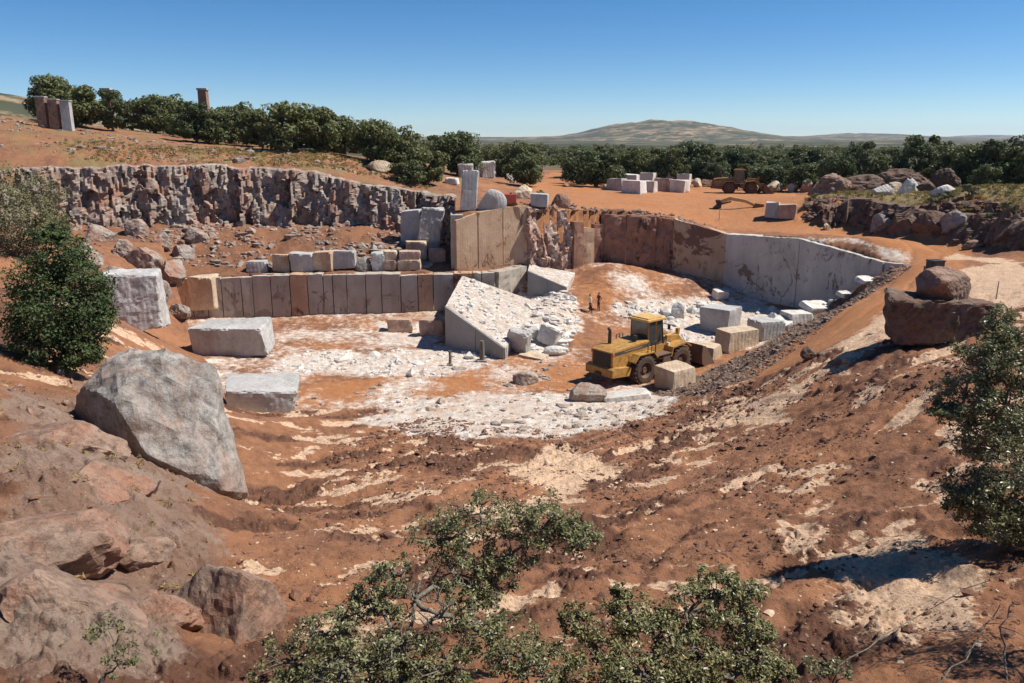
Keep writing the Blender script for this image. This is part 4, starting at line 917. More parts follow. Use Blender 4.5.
# ------------------------------------------------------------------ wheel loader
def loader(label, loc, rz, body, roofm, scale=1.0, group=None):
    root = empty('wheel_loader', loc, rz, label, 'wheel loader', group); root.scale = (scale,) * 3
    Y, K = M[body], M['black']
    # engine hood with sloping tail, grille, stripes and pipes
    b = MB(); b.prism([(-4.75, 1.45), (-1.05, 1.45), (-1.05, 2.95), (-4.2, 2.78), (-4.75, 2.62)], -1.0, 1.0)
    hood = b.build('engine_hood', Y, root, 0.05)
    b = MB(); b.box((-4.77, 0, 2.03), (0.06, 1.62, 1.02)); gr = b.build('grille', K, hood, 0.01)
    for k in range(9):
        b = MB(); b.box((-4.81, 0, 1.60 + k * 0.105), (0.05, 1.56, 0.04)); b.build('slat', M['black'], gr)
    for s in (-1, 1):
        b = MB(); b.prism([(-4.55, 2.38), (-1.15, 2.52), (-1.15, 2.78), (-4.55, 2.60)], s * 1.005 - 0.006, s * 1.005 + 0.006); b.build('stripe', M['stripe'], hood)
        b = MB(); b.prism([(-3.6, 2.52), (-1.8, 2.59), (-1.8, 2.66), (-3.6, 2.58)], s * 1.012 - 0.004, s * 1.012 + 0.004); b.build('faded_marking', M['khaki'], hood)
        b = MB(); b.box((-2.4, s * 1.012, 1.92), (1.5, 0.03, 0.5)); b.build('side_vent', M['stripe'] if s > 0 else Y, hood, 0.01)
        b = MB(); b.box((-4.72, s * 0.92, 2.45), (0.12, 0.22, 0.2)); b.build('tail_lamp', M['red'], hood, 0.02)
    b = MB(); b.tube([(-3.45, 0.55, 2.75), (-3.45, 0.55, 3.35), (-3.45, 0.55, 3.75), (-3.58, 0.55, 3.92)], [0.13, 0.13, 0.11, 0.11], 12); b.build('exhaust_pipe', K, hood, smooth=True)
    b = MB(); b.tube([(-2.0, -0.5, 2.85), (-2.0, -0.5, 3.2)], 0.09, 10); b.tube([(-2.0, -0.5, 3.2), (-2.0, -0.5, 3.36)], 0.16, 12); b.build('air_intake', K, hood)
    # counterweight and rear frame
    b = MB(); b.prism([(-5.05, 0.95), (-3.3, 0.80), (-3.1, 1.45), (-4.7, 1.62), (-5.05, 1.5)], -1.28, 1.28); cw = b.build('counterweight', M['dirtysteel'] if body != 'yellow' else Y, root, 0.05)
    b = MB(); b.box((-5.1, 0, 1.05), (0.22, 0.5, 0.3)); b.build('tow_hitch', K, cw, 0.02)
    b = MB(); b.box((-2.0, 0, 1.15), (3.4, 0.95, 0.75)); b.tube([(-1.95, -1.1, 1.05), (-1.95, 1.1, 1.05)], 0.28, 12); b.build('rear_frame', M['dirtysteel'], root, 0.03)
    # fenders and platform
    for s in (-1, 1):
        b = MB(); b.prism([(-3.15, 1.75), (-2.7, 2.2), (-1.2, 2.2), (-0.75, 1.72), (-0.72, 1.80), (-1.15, 2.28), (-2.75, 2.28), (-3.2, 1.82)], s * 1.02 if s > 0 else -1.62, 1.62 if s > 0 else s * 1.02); b.build('rear_fender', Y, root)
        b = MB(); b.box((-0.1, s * 1.22, 1.86), (1.7, 0.78, 0.09)); b.box((0.3, s * 1.35, 1.4), (0.9, 0.4, 0.75)); b.build('platform', M['dirtysteel'], root, 0.02)
        lad = MB(); lad.box((-0.55, s * 1.52, 1.2), (0.05, 0.06, 1.3)); lad.box((-0.08, s * 1.52, 1.2), (0.05, 0.06, 1.3)); la = lad.build('ladder', K, root)
        for k in range(4):
            r_ = MB(); r_.box((-0.31, s * 1.52, 0.65 + 0.32 * k), (0.46, 0.14, 0.04)); r_.build('rung', K, la)
        h = MB(); h.tube([(-1.0, s * 1.55, 1.9), (-1.0, s * 1.55, 3.0), (-1.75, s * 1.5, 3.0), (-1.75, s * 1.5, 2.25)], 0.035, 6); h.tube([(-1.38, s * 1.52, 3.0), (-1.38, s * 1.52, 2.25)], 0.03, 6); h.build('handrail', K, root)
    # cab
    c = MB(); c.box((-0.12, 0, 2.15), (1.7, 1.75, 0.55)); cabn = c.build('cab', Y, root, 0.04)
    for x0, y0, x1 in ((-0.92, -0.82, -0.95), (-0.92, 0.82, -0.95), (0.66, -0.80, 0.5), (0.66, 0.80, 0.5), (-0.18, -0.84, -0.18), (-0.18, 0.84, -0.18)):
        c = MB(); c.tube([(x0, y0, 2.35), (x1, y0 * 0.97, 4.2)], [0.085, 0.075], 4); c.build('pillar', Y if x0 < 0.5 else K, cabn)
    c = MB(); c.box((-0.2, 0, 4.27), (1.95, 1.9, 0.17)); c.box((-0.2, 0, 4.39), (1.6, 1.55, 0.10)); c.build('roof', M[roofm], cabn, 0.04)
    for nm, pl in (('rear_window', [(-0.93, -0.74, 2.45), (-0.93, 0.74, 2.45), (-0.95, 0.72, 4.17), (-0.95, -0.72, 4.17)]), ('windscreen', [(0.67, 0.74, 2.45), (0.67, -0.74, 2.45), (0.5, -0.72, 4.17), (0.5, 0.72, 4.17)]),
                   ('side_window', [(-0.84, -0.82, 2.45), (-0.24, -0.83, 2.45), (-0.24, -0.81, 4.17), (-0.86, -0.80, 4.17)]), ('door_window', [(-0.12, -0.83, 2.45), (0.6, -0.81, 2.45), (0.45, -0.79, 4.17), (-0.12, -0.81, 4.17)]),
                   ('side_window', [(-0.24, 0.83, 2.45), (-0.84, 0.82, 2.45), (-0.86, 0.80, 4.17), (-0.24, 0.81, 4.17)]), ('door_window', [(0.6, 0.81, 2.45), (-0.12, 0.83, 2.45), (-0.12, 0.81, 4.17), (0.45, 0.79, 4.17)])):
        c = MB(); a = [Vector(v) for v in pl]; nn = (a[1] - a[0]).cross(a[2] - a[0]).normalized() * 0.012
        c.add([v + nn for v in a] + [v - nn for v in a], [(0, 1, 2, 3), (7, 6, 5, 4), (0, 4, 5, 1), (1, 5, 6, 2), (2, 6, 7, 3), (3, 7, 4, 0)]); c.build(nm, M['glass'], cabn)
    c = MB(); c.box((-0.45, 0, 2.65), (0.5, 0.55, 0.35)); c.box((-0.66, 0, 3.1), (0.14, 0.52, 0.7)); c.build('seat', K, cabn, 0.04)
    for s in (-1, 1):
        c = MB(); c.tube([(0.55, s * 0.85, 3.9), (0.75, s * 1.2, 3.85)], 0.02, 6); c.box((0.76, s * 1.22, 3.68), (0.05, 0.22, 0.36)); c.build('mirror', K, cabn)
        c = MB(); c.box((0.75, s * 0.6, 4.30), (0.12, 0.24, 0.14)); c.build('work_lamp', M['lamp'], cabn, 0.02)
        c = MB(); c.box((1.05, s * 0.95, 2.35), (0.16, 0.26, 0.24)); c.build('headlight', M['lamp'], root, 0.02)
    # front frame, arms, bucket
    f = MB(); f.prism([(0.45, 0.85), (2.9, 0.8), (2.9, 1.35), (2.1, 2.55), (1.3, 2.75), (0.75, 1.9)], -0.62, 0.62); f.tube([(1.95, -1.1, 1.05), (1.95, 1.1, 1.05)], 0.28, 12); f.build('front_frame', M['dirtysteel'] if body != 'yellow' else Y, root, 0.04)
    for s in (-1, 1):
        f = MB(); f.prism([(0.78, 1.55), (0.95, 2.15), (2.4, 2.3), (2.95, 1.95), (3.0, 2.05), (2.45, 2.40), (0.88, 2.25), (0.7, 1.6)], s * 0.7 if s > 0 else -1.6, 1.6 if s > 0 else s * 0.7); f.build('front_fender', Y, root)
        f = MB(); f.prism([(1.2, 2.45), (1.35, 2.85), (2.6, 2.75), (4.15, 1.25), (4.35, 0.55), (4.0, 0.55), (3.7, 1.05), (2.4, 2.2)], s * 0.55 - 0.13, s * 0.55 + 0.13); f.build('lift_arm', Y, root, 0.02)
        f = MB(); f.tube([(1.0, s * 0.36, 1.35), (2.2, s * 0.38, 1.75)], 0.11, 10); f.tube([(2.2, s * 0.38, 1.75), (2.9, s * 0.4, 2.0)], 0.06, 8); f.build('lift_cylinder', K, root)
    f = MB(); f.tube([(1.35, 0, 2.5), (2.7, 0, 2.65)], 0.14, 10); f.tube([(2.7, 0, 2.65), (3.2, 0, 2.7)], 0.075, 8); f.prism([(3.1, 2.0), (3.3, 2.0), (3.45, 3.0), (3.2, 3.0)], -0.12, 0.12); f.prism([(3.2, 2.0), (4.3, 1.55), (4.3, 1.7), (3.2, 2.2)], -0.08, 0.08); f.build('tilt_linkage', Y, root, 0.01)
    prof = [(4.15, 1.85), (4.05, 1.2), (4.15, 0.45), (4.6, 0.12), (5.9, 0.05), (5.9, 0.11), (4.65, 0.2), (4.25, 0.5), (4.16, 1.2), (4.28, 1.83)]
    f = MB(); f.prism(prof, -1.7, 1.7)
    for s in (-1, 1): f.prism([(4.18, 1.8), (4.1, 1.2), (4.2, 0.45), (4.6, 0.15), (5.85, 0.08), (5.2, 0.9), (4.5, 1.75)], s * 1.7 - 0.04, s * 1.7 + 0.04)
    bu = f.build('bucket', M['dirtysteel'], root)
    for k in range(8):
        f = MB(); f.box((5.95, -1.58 + k * 0.45, 0.09), (0.32, 0.12, 0.09)); f.build('tooth', K, bu)
    # wheels
    first = None
    for x in (-1.95, 1.95):
        for s in (-1, 1):
            if first is None:
                w = empty('wheel', (0, 0, 0)); w.parent = root
                t = MB(); t.lathe_y([(0.56, -0.36), (0.80, -0.41), (0.98, -0.38), (1.05, -0.30), (1.06, 0), (1.05, 0.30), (0.98, 0.38), (0.80, 0.41), (0.56, 0.36)], (0, 0, 0), 36)
                ty = t.build('tyre', M['tyre'], w, smooth=True)
                lug = MB()
                for k in range(22):
                    for q in (-1, 1):
                        a = 2 * math.pi * (k + (0.5 if q > 0 else 0)) / 22
                        rot = Matrix.Rotation(-a, 3, 'Y') @ Matrix.Rotation(q * 0.55, 3, 'X')
                        lug.box((1.06 * math.cos(a), q * 0.2, 1.06 * math.sin(a)), (0.09, 0.42, 0.13), rot)
                lug.build('tread', M['tyre'], ty)
                rm = MB(); rm.lathe_y([(0.02, -0.26), (0.2, -0.28), (0.24, -0.2), (0.42, -0.16), (0.5, -0.3), (0.58, -0.38), (0.6, -0.36), (0.5, -0.1), (0.5, 0.3), (0.02, 0.3)], (0, 0, 0), 28); rm.build('rim', M['dirtysteel'], w)
                first = w; w.location = (x, s * 1.2, 1.05)
            else:
                c = copy_tree(first, root); c.location = (x, s * 1.2, 1.05); c.rotation_euler = (0, 0.3 * x + s, math.pi if s > 0 else 0)
    return root
p = at(648, 376)
loader('yellow wheel loader parked among marble blocks on the pit floor', (p.x, p.y + 0.6, gz(p.x, p.y + 0.6) - 0.05), R(40), 'yellow', 'yellow_pale', 1.06)
p = at(739, 193.5)
loader('dull brownish yellow wheel loader standing in the distance before the trees', (p.x, p.y, p.z - 0.05), R(-8), 'yellow_dull', 'yellow_dull', 0.80)

# an excavator arm lying on the plateau
p = at(735, 209)
root = empty('excavator_arm', p, R(-10), 'pale yellow excavator arm lying on the ground before the stockpile', 'excavator arm')
b = MB(); b.prism([(-1.9, 0.55), (-0.6, 1.0), (1.1, 0.75), (2.6, 0.15), (2.7, 0.4), (1.2, 1.1), (-0.7, 1.45), (-2.0, 0.95)], -0.18, 0.18); b.build('boom', M['yellow_pale'], root, 0.03)
b = MB(); b.prism([(-2.7, 0.0), (-1.7, 0.0), (-1.6, 0.7), (-1.9, 1.05), (-2.4, 1.0), (-2.2, 0.5)], -0.45, 0.45); b.build('bucket', M['black'], root, 0.03)
b = MB(); b.tube([(-0.5, 0, 0.85), (-1.8, 0, 0.5)], 0.09, 8); b.build('cylinder', M['black'], root)
b = MB(); b.prism([(2.0, -0.1), (3.4, -0.1), (3.3, 0.6), (2.4, 0.7)], -0.5, 0.5); b.build('mounting_plate', M['rust'], root, 0.03)
# khaki steel frame
p = at(775, 191)
root = empty('steel_frame', (p.x, p.y + 1.6, p.z), R(-4), 'khaki steel frame standing behind the cream boulders in the distance', 'steel frame')
for nm, c, d in (('top_beam', (0, 0, 2.35), (4.6, 0.28, 0.28)), ('post', (2.1, 0, 1.1), (0.28, 0.26, 2.22)), ('post', (-2.1, 0, 1.1), (0.28, 0.26, 2.22)), ('cross_beam', (0, 0, 1.55), (3.9, 0.16, 0.16)), ('panel', (1.1, 0.05, 0.75), (1.7, 0.08, 1.35))):
    b = MB(); b.box(c, d); b.build(nm, M['khaki'], root, 0.02)
# red tank
p = at(508, 205.5)
root = empty('fuel_tank', p, R(8), 'small red steel tank on skids at the rim above the tan wall', 'tank')
b = MB(); b.box((0, 0, 0.68), (1.7, 1.0, 0.95)); tk = b.build('tank_body', M['red'], root, 0.08)
b = MB(); b.tube([(0.3, 0, 1.15), (0.3, 0, 1.28)], 0.14, 10); b.build('filler_cap', M['black'], tk)
for s in (-1, 1):
    b = MB(); b.box((0, s * 0.4, 0.11), (1.9, 0.12, 0.22)); b.build('skid', M['rust'], root, 0.01)
# blue tarpaulin-like trailer under the oaks
p = at(580, 180)
root = empty('trailer', p, R(6), 'low blue trailer parked in the shade of the oaks', 'trailer')
b = MB(); b.box((0, 0, 0.95), (2.6, 1.4, 0.6)); b.build('trailer_body', M['blue'], root, 0.05)
for s in (-1, 1):
    b = MB(); b.lathe_y([(0.02, -0.1), (0.3, -0.1), (0.34, -0.06), (0.34, 0.06), (0.3, 0.1), (0.02, 0.1)], (0.1, s * 0.72, 0.34), 18); b.build('wheel', M['tyre'], root)
b = MB(); b.tube([(-1.3, 0, 0.7), (-2.1, 0, 0.45)], 0.05, 6); b.tube([(-2.05, 0, 0.0), (-2.05, 0, 0.5)], 0.04, 6); b.build('drawbar', M['black'], root)
# compact tracked drill behind the stacked boulders
p = Wd(932, 290, 47.0); p.z = gz(p.x, p.y)
root = empty('drill_rig', p, R(12), 'small dark-windowed machine cab showing above the stacked boulders', 'drill rig')
for s in (-1, 1):
    b = MB(); b.prism([(-0.9, 0.15), (-0.7, 0.0), (0.7, 0.0), (0.9, 0.15), (0.9, 0.4), (0.7, 0.52), (-0.7, 0.52), (-0.9, 0.4)], s * 0.5 - 0.14, s * 0.5 + 0.14); b.build('track', M['black'], root, 0.02)
b = MB(); b.box((0, 0, 0.85), (1.5, 0.95, 0.65)); b.build('chassis', M['dirtysteel'], root, 0.04)
TOPZ = CAMZ + Wd(932, 260, 47.0).z - CAMZ - p.z
b = MB()
for x in (-0.32, 0.32):
    for y in (-0.32, 0.32): b.box((x, y, (1.15 + TOPZ) / 2), (0.06, 0.06, TOPZ - 1.15))
b.box((0, 0, TOPZ - 0.03), (0.76, 0.76, 0.07)); b.box((0, 0, TOPZ - 0.72), (0.72, 0.72, 0.06)); cb = b.build('cab', M['black'], root)
for c, d in (((0, -0.345, TOPZ - 0.37), (0.56, 0.014, 0.6)), ((0, 0.345, TOPZ - 0.37), (0.56, 0.014, 0.6)), ((-0.345, 0, TOPZ - 0.37), (0.014, 0.56, 0.6)), ((0.345, 0, TOPZ - 0.37), (0.014, 0.56, 0.6))):
    b = MB(); b.box(c, d); b.build('window', M['glass'], cb)
b = MB(); b.tube([(-0.62, 0.1, 0.6), (-0.62, 0.1, TOPZ - 0.35)], 0.045, 8); b.build('mast', M['rust'], root)
# marker stakes
for px, py, h, lb in ((996, 299, 1.1, 'thin stake standing on the pale terrace right of the stacked boulders'), (719, 221, 1.3, 'pale marker stake at the rim above the tan corner wall')):
    p = at(px, py); root = empty('stake', p, 0, lb, 'stake'); b = MB(); b.tube([(0, 0, -0.1), (0.02, 0, h)], [0.04, 0.03], 6); b.build('shaft', M['twig'], root)
    b = MB(); b.tube([(0.02, 0, h), (0.02, 0, h + 0.06)], [0.045, 0.04], 6); b.build('tip', M['lamp'], root)

# ------------------------------------------------------------------ people
def m_plain(name, c, rough=0.9):
    g = NT(name); g.color(g.mix(g.noise(14, 4), tuple(x * 0.75 for x in c), c)); g.b.inputs['Roughness'].default_value = rough; return g.m
SKIN = m_plain('skin', (0.42, 0.24, 0.16), 0.6); HAIR = m_plain('dark_hair', (0.03, 0.022, 0.018), 0.7)
def person(label, loc, rz, shirt, trousers, pose, hat=None, scale=1.0):
    J = dict(pel=(0, 0, 0.95), chest=(0, 0.0, 1.30), neck=(0, 0, 1.50), head=(0, 0.02, 1.63))
    J.update(pose)
    bm = bmesh.new()
    def cap(a, b, ra, rb, n=7):
        a, b = Vector(a), Vector(b)
        for i in range(n + 1):
            t = i / n; c = a.lerp(b, t); r = ra + (rb - ra) * t
            g = bmesh.ops.create_icosphere(bm, subdivisions=2, radius=r); bmesh.ops.translate(bm, verts=g['verts'], vec=c)
    def ell(c, rx, ry, rz_):
        g = bmesh.ops.create_icosphere(bm, subdivisions=3, radius=1.0); bmesh.ops.scale(bm, verts=g['verts'], vec=(rx, ry, rz_)); bmesh.ops.translate(bm, verts=g['verts'], vec=c)
    V = Vector
    pel, ch = V(J['pel']), V(J['chest'])
    ell(pel, 0.165, 0.115, 0.13); ell(pel.lerp(ch, 0.45), 0.15, 0.105, 0.17); ell(ch, 0.185, 0.12, 0.19); ell(ch + V((0, 0, 0.11)), 0.20, 0.09, 0.08)
    cap(V(J['neck']) - V((0, 0, 0.05)), V(J['neck']) + V((0, 0, 0.05)), 0.062, 0.056)
    hd = V(J['head']); ell(hd, 0.078, 0.098, 0.118); ell(hd + V((0, -0.095, -0.015)), 0.014, 0.02, 0.022); ell(hd + V((0, -0.088, -0.055)), 0.026, 0.012, 0.009)
    for s in (-1, 1): ell(hd + V((s * 0.08, 0.005, -0.01)), 0.012, 0.02, 0.03); ell(hd + V((s * 0.032, -0.087, 0.012)), 0.014, 0.011, 0.010)
    for s, nm in ((-1, 'r'), (1, 'l')):
        sh = V((s * 0.20, 0, 1.42)); el = V(J['elbow_' + nm]); wr = V(J['wrist_' + nm])
        cap(sh, el, 0.058, 0.044, 8); cap(el, wr, 0.043, 0.028, 8)
        d = (wr - el).normalized(); side = d.cross(V((0, 1, 0))).normalized() if abs(d.y) < 0.9 else V((1, 0, 0)); pn = d.cross(side).normalized()
        pc = wr + d * 0.05; cap(wr, pc, 0.026, 0.036, 4)
        for k, ln in enumerate((0.075, 0.085, 0.08, 0.06)):
            b0 = pc + d * 0.03 + pn * (0.033 - 0.022 * k); cap(b0, b0 + d * ln * 0.6, 0.011, 0.010, 5); cap(b0 + d * ln * 0.6, b0 + d * ln + side * 0.02, 0.010, 0.009, 4)
        cap(pc + pn * 0.03 - d * 0.01, pc + pn * 0.07 + d * 0.045, 0.013, 0.010, 5)
        hip = pel + V((s * 0.09, 0, -0.04)); kn = V(J['knee_' + nm]); an = V(J['ankle_' + nm])
        cap(hip, kn, 0.088, 0.060, 9); cap(kn, an, 0.058, 0.042, 9)
        cap(an + V((0, 0.03, -0.03)), an + V((0, -0.15, -0.045)), 0.042, 0.035, 6)
    me = bpy.data.meshes.new('person'); bm.to_mesh(me); bm.free()
    tmp = bpy.data.objects.new('tmp_person', me); col.objects.link(tmp)
    md = tmp.modifiers.new('r', 'REMESH'); md.mode = 'VOXEL'; md.voxel_size = 0.011
    sm = tmp.modifiers.new('s', 'SMOOTH'); sm.factor = 0.5; sm.iterations = 3
    body = bpy.data.meshes.new_from_object(tmp.evaluated_get(bpy.context.evaluated_depsgraph_get()))
    bpy.data.objects.remove(tmp); body.name = 'person'
    body.materials.clear()
    for m in (shirt, trousers, SKIN, M['black'], HAIR): body.materials.append(m)
    n = len(body.polygons); cen = np.zeros(n * 3, np.float32); body.polygons.foreach_get('center', cen); cen = cen.reshape(-1, 3)
    mi = np.zeros(n, np.int32); mi[cen[:, 2] < 0.97] = 1; mi[cen[:, 2] < 0.11] = 3
    mi[cen[:, 2] > 1.495] = 2; mi[(cen[:, 2] > 1.685) | ((cen[:, 2] > 1.58) & (cen[:, 1] > hd.y + 0.03))] = 4
    for nm in 'rl':
        wr = np.array(J['wrist_' + nm]); el = np.array(J['elbow_' + nm]); mid = wr * 0.8 + el * 0.2
        k = (np.linalg.norm(cen - (wr + (wr - el) / np.linalg.norm(wr - el) * 0.07), axis=1) < 0.15); mi[k & (np.abs(cen[:, 0]) > 0.14)] = 2
    body.polygons.foreach_set('material_index', mi); body.polygons.foreach_set('use_smooth', np.ones(n, bool))
    o = obj('person', body, None, None, loc); o.rotation_euler = (0, 0, rz); o.scale = (scale,) * 3
    tag(o, label, 'person', 'workers on the pit floor')
    if hat is not None:
        h = MB(); prof = [(0.001, 0.145), (0.06, 0.135), (0.095, 0.09), (0.105, 0.03), (0.108, 0.02), (0.14, 0.012), (0.14, 0.004), (0.1, 0.01)]
        seg = 20; vs = []; fs = []
        for k in range(seg):
            a = 2 * math.pi * k / seg; vs += [(hd.x + r * math.cos(a), hd.y + r * 1.15 * math.sin(a), hd.z + 0.03 + z) for r, z in prof]
        for k in range(seg):
            k2 = (k + 1) % seg
            for i in range(len(prof) - 1): fs.append((k * 8 + i, k2 * 8 + i, k2 * 8 + i + 1, k * 8 + i + 1))
        h.add(vs, fs); h.build('hard_hat', hat, o, smooth=True)
    return o
stand = dict(elbow_r=(-0.26, 0.02, 1.13), wrist_r=(-0.27, -0.06, 0.88), elbow_l=(0.26, 0.02, 1.13), wrist_l=(0.27, -0.05, 0.88), knee_r=(-0.12, -0.02, 0.50), ankle_r=(-0.15, 0.02, 0.08), knee_l=(0.11, -0.02, 0.50), ankle_l=(0.13, 0.02, 0.08))
hips = dict(stand, elbow_r=(-0.42, 0.06, 1.18), wrist_r=(-0.25, -0.05, 1.02), elbow_l=(0.40, 0.06, 1.17), wrist_l=(0.24, -0.06, 1.01))
point = dict(stand, elbow_l=(0.30, -0.12, 1.18), wrist_l=(0.26, -0.36, 1.16), knee_r=(-0.11, -0.10, 0.50), ankle_r=(-0.12, -0.06, 0.08))
TROU = m_plain('dark_trousers', (0.035, 0.035, 0.045)); JEAN = m_plain('dark_brown_trousers', (0.06, 0.04, 0.035))
p = at(590, 313.3); person('person in a pale yellow shirt and dark trousers standing on the pit floor', p - Vector((0, 0, 0.02)), R(100), m_plain('pale_yellow_shirt', (0.72, 0.66, 0.42)), TROU, point, None, 1.08)
p = at(598.5, 312.3); person('person in a dark reddish shirt with hands on hips on the pit floor', p - Vector((0, 0, 0.02)), R(-65), m_plain('dark_red_shirt', (0.16, 0.065, 0.05)), JEAN, hips, None, 1.06)
p = at(713.5, 332.5); person('person in tan work clothes beside the large grey block', p - Vector((0, 0, 0.02)), R(-20), m_plain('tan_work_shirt', (0.42, 0.22, 0.12)), m_plain('tan_work_trousers', (0.30, 0.18, 0.11)), stand, m_plain('white_hard_hat', (0.75, 0.73, 0.68), 0.4), 0.98)

M['drygrass'] = m_leaf('dry_grass_blade', (0.16, 0.13, 0.05), (0.36, 0.27, 0.12), 0.3, 0.8)
# ------------------------------------------------------------------ foliage
def leaves_mesh(name, C, N, size, seed, aspect=0.5):
    """one kite-shaped, slightly folded leaf at every point of C, facing roughly N"""
    r = np.random.default_rng(seed); n = len(C)
    nn = N + r.normal(0, 0.55, (n, 3)); nn /= np.maximum(np.linalg.norm(nn, axis=1, keepdims=True), 1e-6)
    a = np.cross(nn, r.normal(size=(n, 3))); a /= np.maximum(np.linalg.norm(a, axis=1, keepdims=True), 1e-6); b = np.cross(nn, a)
    s = (size * r.uniform(0.45, 1.4, n))[:, None]
    V = np.stack([C - a * s * 0.5, C + b * s * aspect * 0.5 + nn * s * 0.12 - a * s * 0.05, C + a * s * 0.5, C - b * s * aspect * 0.5 + nn * s * 0.12 - a * s * 0.05], 1).reshape(-1, 3)
    return mesh_np(name, V, np.arange(n * 4).reshape(-1, 4))
def crown_points(r, centre, rad, n, shell=0.5):
    d = r.normal(size=(n, 3)); d /= np.linalg.norm(d, axis=1, keepdims=True)
    q = shell + (1 - shell) * r.uniform(0, 1, n) ** 0.6
    return centre + d * q[:, None] * rad, d
def far_tree(kind, seed):
    r = np.random.default_rng(seed); C = []; N = []; w, h, cl, per, leaf = kind
    for k in range(cl):
        a = r.uniform(0, 6.283); rr = math.sqrt(r.uniform(0, 1)); z = r.uniform(0.14, 1.0)
        prof = math.sqrt(max(0.05, 1 - ((z - 0.55) / 0.52) ** 2))
        c = np.array([math.cos(a) * rr * w * 0.42 * prof, math.sin(a) * rr * w * 0.42 * prof, z * h * 0.86])
        rad = np.array([1, 1, 0.7]) * r.uniform(0.08, 0.25) * w * 0.78
        p, d = crown_points(r, c, rad, per, 0.55); C.append(p); N.append(d + np.array([0, 0, 0.35]))
    C = np.concatenate(C); N = np.concatenate(N); k = C[:, 2] > 0.05 * h
    me = leaves_mesh('crown', C[k], N[k], leaf, seed + 1, 0.7)
    b = MB(); top = h * 0.62
    b.tube([(0, 0, -0.3), (0.05, 0.03, h * 0.15), (-0.04, 0.06, h * 0.34)], [w * 0.045, w * 0.035, w * 0.03], 8)
    for q in range(5):
        a = q * 1.26 + r.uniform(0, 1); e = (math.cos(a) * w * 0.27, math.sin(a) * w * 0.27, top * r.uniform(0.8, 1.15))
        b.tube([(-0.04, 0.06, h * 0.30), (e[0] * 0.45, e[1] * 0.45, h * 0.45), e], [w * 0.024, w * 0.017, w * 0.007], 6)
    tr = b.build('trunk', M['bark'], None, smooth=True); tm = tr.data; bpy.data.objects.remove(tr)
    return me, tm
KINDS = [(6.0, 4.8, 46, 150, 0.30), (5.2, 5.2, 40, 150, 0.28), (7.0, 5.2, 56, 150, 0.32), (4.6, 5.8, 38, 150, 0.27), (5.6, 4.4, 42, 150, 0.30), (3.0, 2.0, 22, 140, 0.16), (4.4, 7.6, 46, 150, 0.28)]
PROTO = [far_tree(k, 300 + i) for i, k in enumerate(KINDS)]
CR = {}
def tree(x, y, kind, scale, label, group=None, mat='leaf_far', name='holm_oak', cat='tree', zoff=0.0):
    key = (kind, mat)
    if key not in CR:
        m = PROTO[kind][0].copy(); m.materials.clear(); m.materials.append(M[mat]); CR[key] = m
    root = empty(name, (x, y, gz(x, y) + zoff), rng.uniform(0, 6.28), label, cat, group); root.scale = (scale * rng.uniform(0.9, 1.15), scale * rng.uniform(0.9, 1.15), scale * rng.uniform(0.92, 1.1))
    o = bpy.data.objects.new('crown', CR[key]); col.objects.link(o); o.parent = root
    o = bpy.data.objects.new('trunk', PROTO[kind][1]); col.objects.link(o); o.parent = root
    return root
gT = 'holm oaks in the belt behind the clearing'
def X_at(px, y, z=12): d = ray(px, 160); return d[0] * (y * CP + (CAMZ - z) * SP)
ORD = 'first second third fourth fifth sixth seventh eighth ninth tenth eleventh twelfth thirteenth fourteenth fifteenth sixteenth seventeenth eighteenth nineteenth twentieth'.split()
ORD += ['twenty-' + o for o in ORD[:9]] + ['thirtieth'] + ['thirty-' + o for o in ORD[:9]] + ['fortieth'] + ['forty-' + o for o in ORD[:9]]
for row, (y0, step, px0, px1, sc) in enumerate(((137, 20, 592, 830, 0.86), (143, 16, 505, 1030, 0.92), (160, 14, 500, 1030, 1.0))):
    px = px0 + rng.uniform(0, 8); k = 0
    while px < px1:
        y = y0 + rng.uniform(-4, 4)
        if not (528 < px < 572):
            tree(X_at(px, y), y, int(rng.integers(0, 5)), sc * rng.choice([0.6, 0.8, 0.95, 1.05, 1.3]) * rng.uniform(0.9, 1.1), 'holm oak, %s from the left in the %s row of the belt behind the clearing' % (ORD[k], ('front', 'middle', 'rear')[row]), gT); k += 1
        px += step * rng.uniform(0.75, 1.3)
# beyond the belt the wood reads as one mass
WC, WN = [], []
for y0, step, sc in ((185, 12, 1.05), (225, 10, 1.1), (290, 9, 1.2), (400, 8, 1.3)):
    px = 430.0
    while px < 1050:
        y = y0 + rng.uniform(-0.06, 0.06) * y0; x = X_at(px, y); w_ = 2.6 * sc * rng.uniform(0.8, 1.3); h_ = 4.6 * sc * rng.uniform(0.75, 1.2); z_ = gz(x, y)
        if not (538 < px < 560 and y0 < 220):
            for q in range(9):
                a = rng.uniform(0, 6.28); rr = rng.uniform(0, 0.75) * w_
                pt, d_ = crown_points(rng, np.array([x + rr * math.cos(a), y + rr * math.sin(a), z_ + h_ * rng.uniform(0.3, 0.85)]), np.array([1, 1, 0.75]) * w_ * rng.uniform(0.28, 0.5), 60, 0.6); WC.append(pt); WN.append(d_)
        px += step * rng.uniform(0.7, 1.3)
tag(obj('distant_wood', leaves_mesh('distant_wood', np.concatenate(WC), np.concatenate(WN), 0.5, 5, 0.7), M['leaf_far']), 'distant dark wood stretching behind the oak belt', 'wood', kind='stuff')
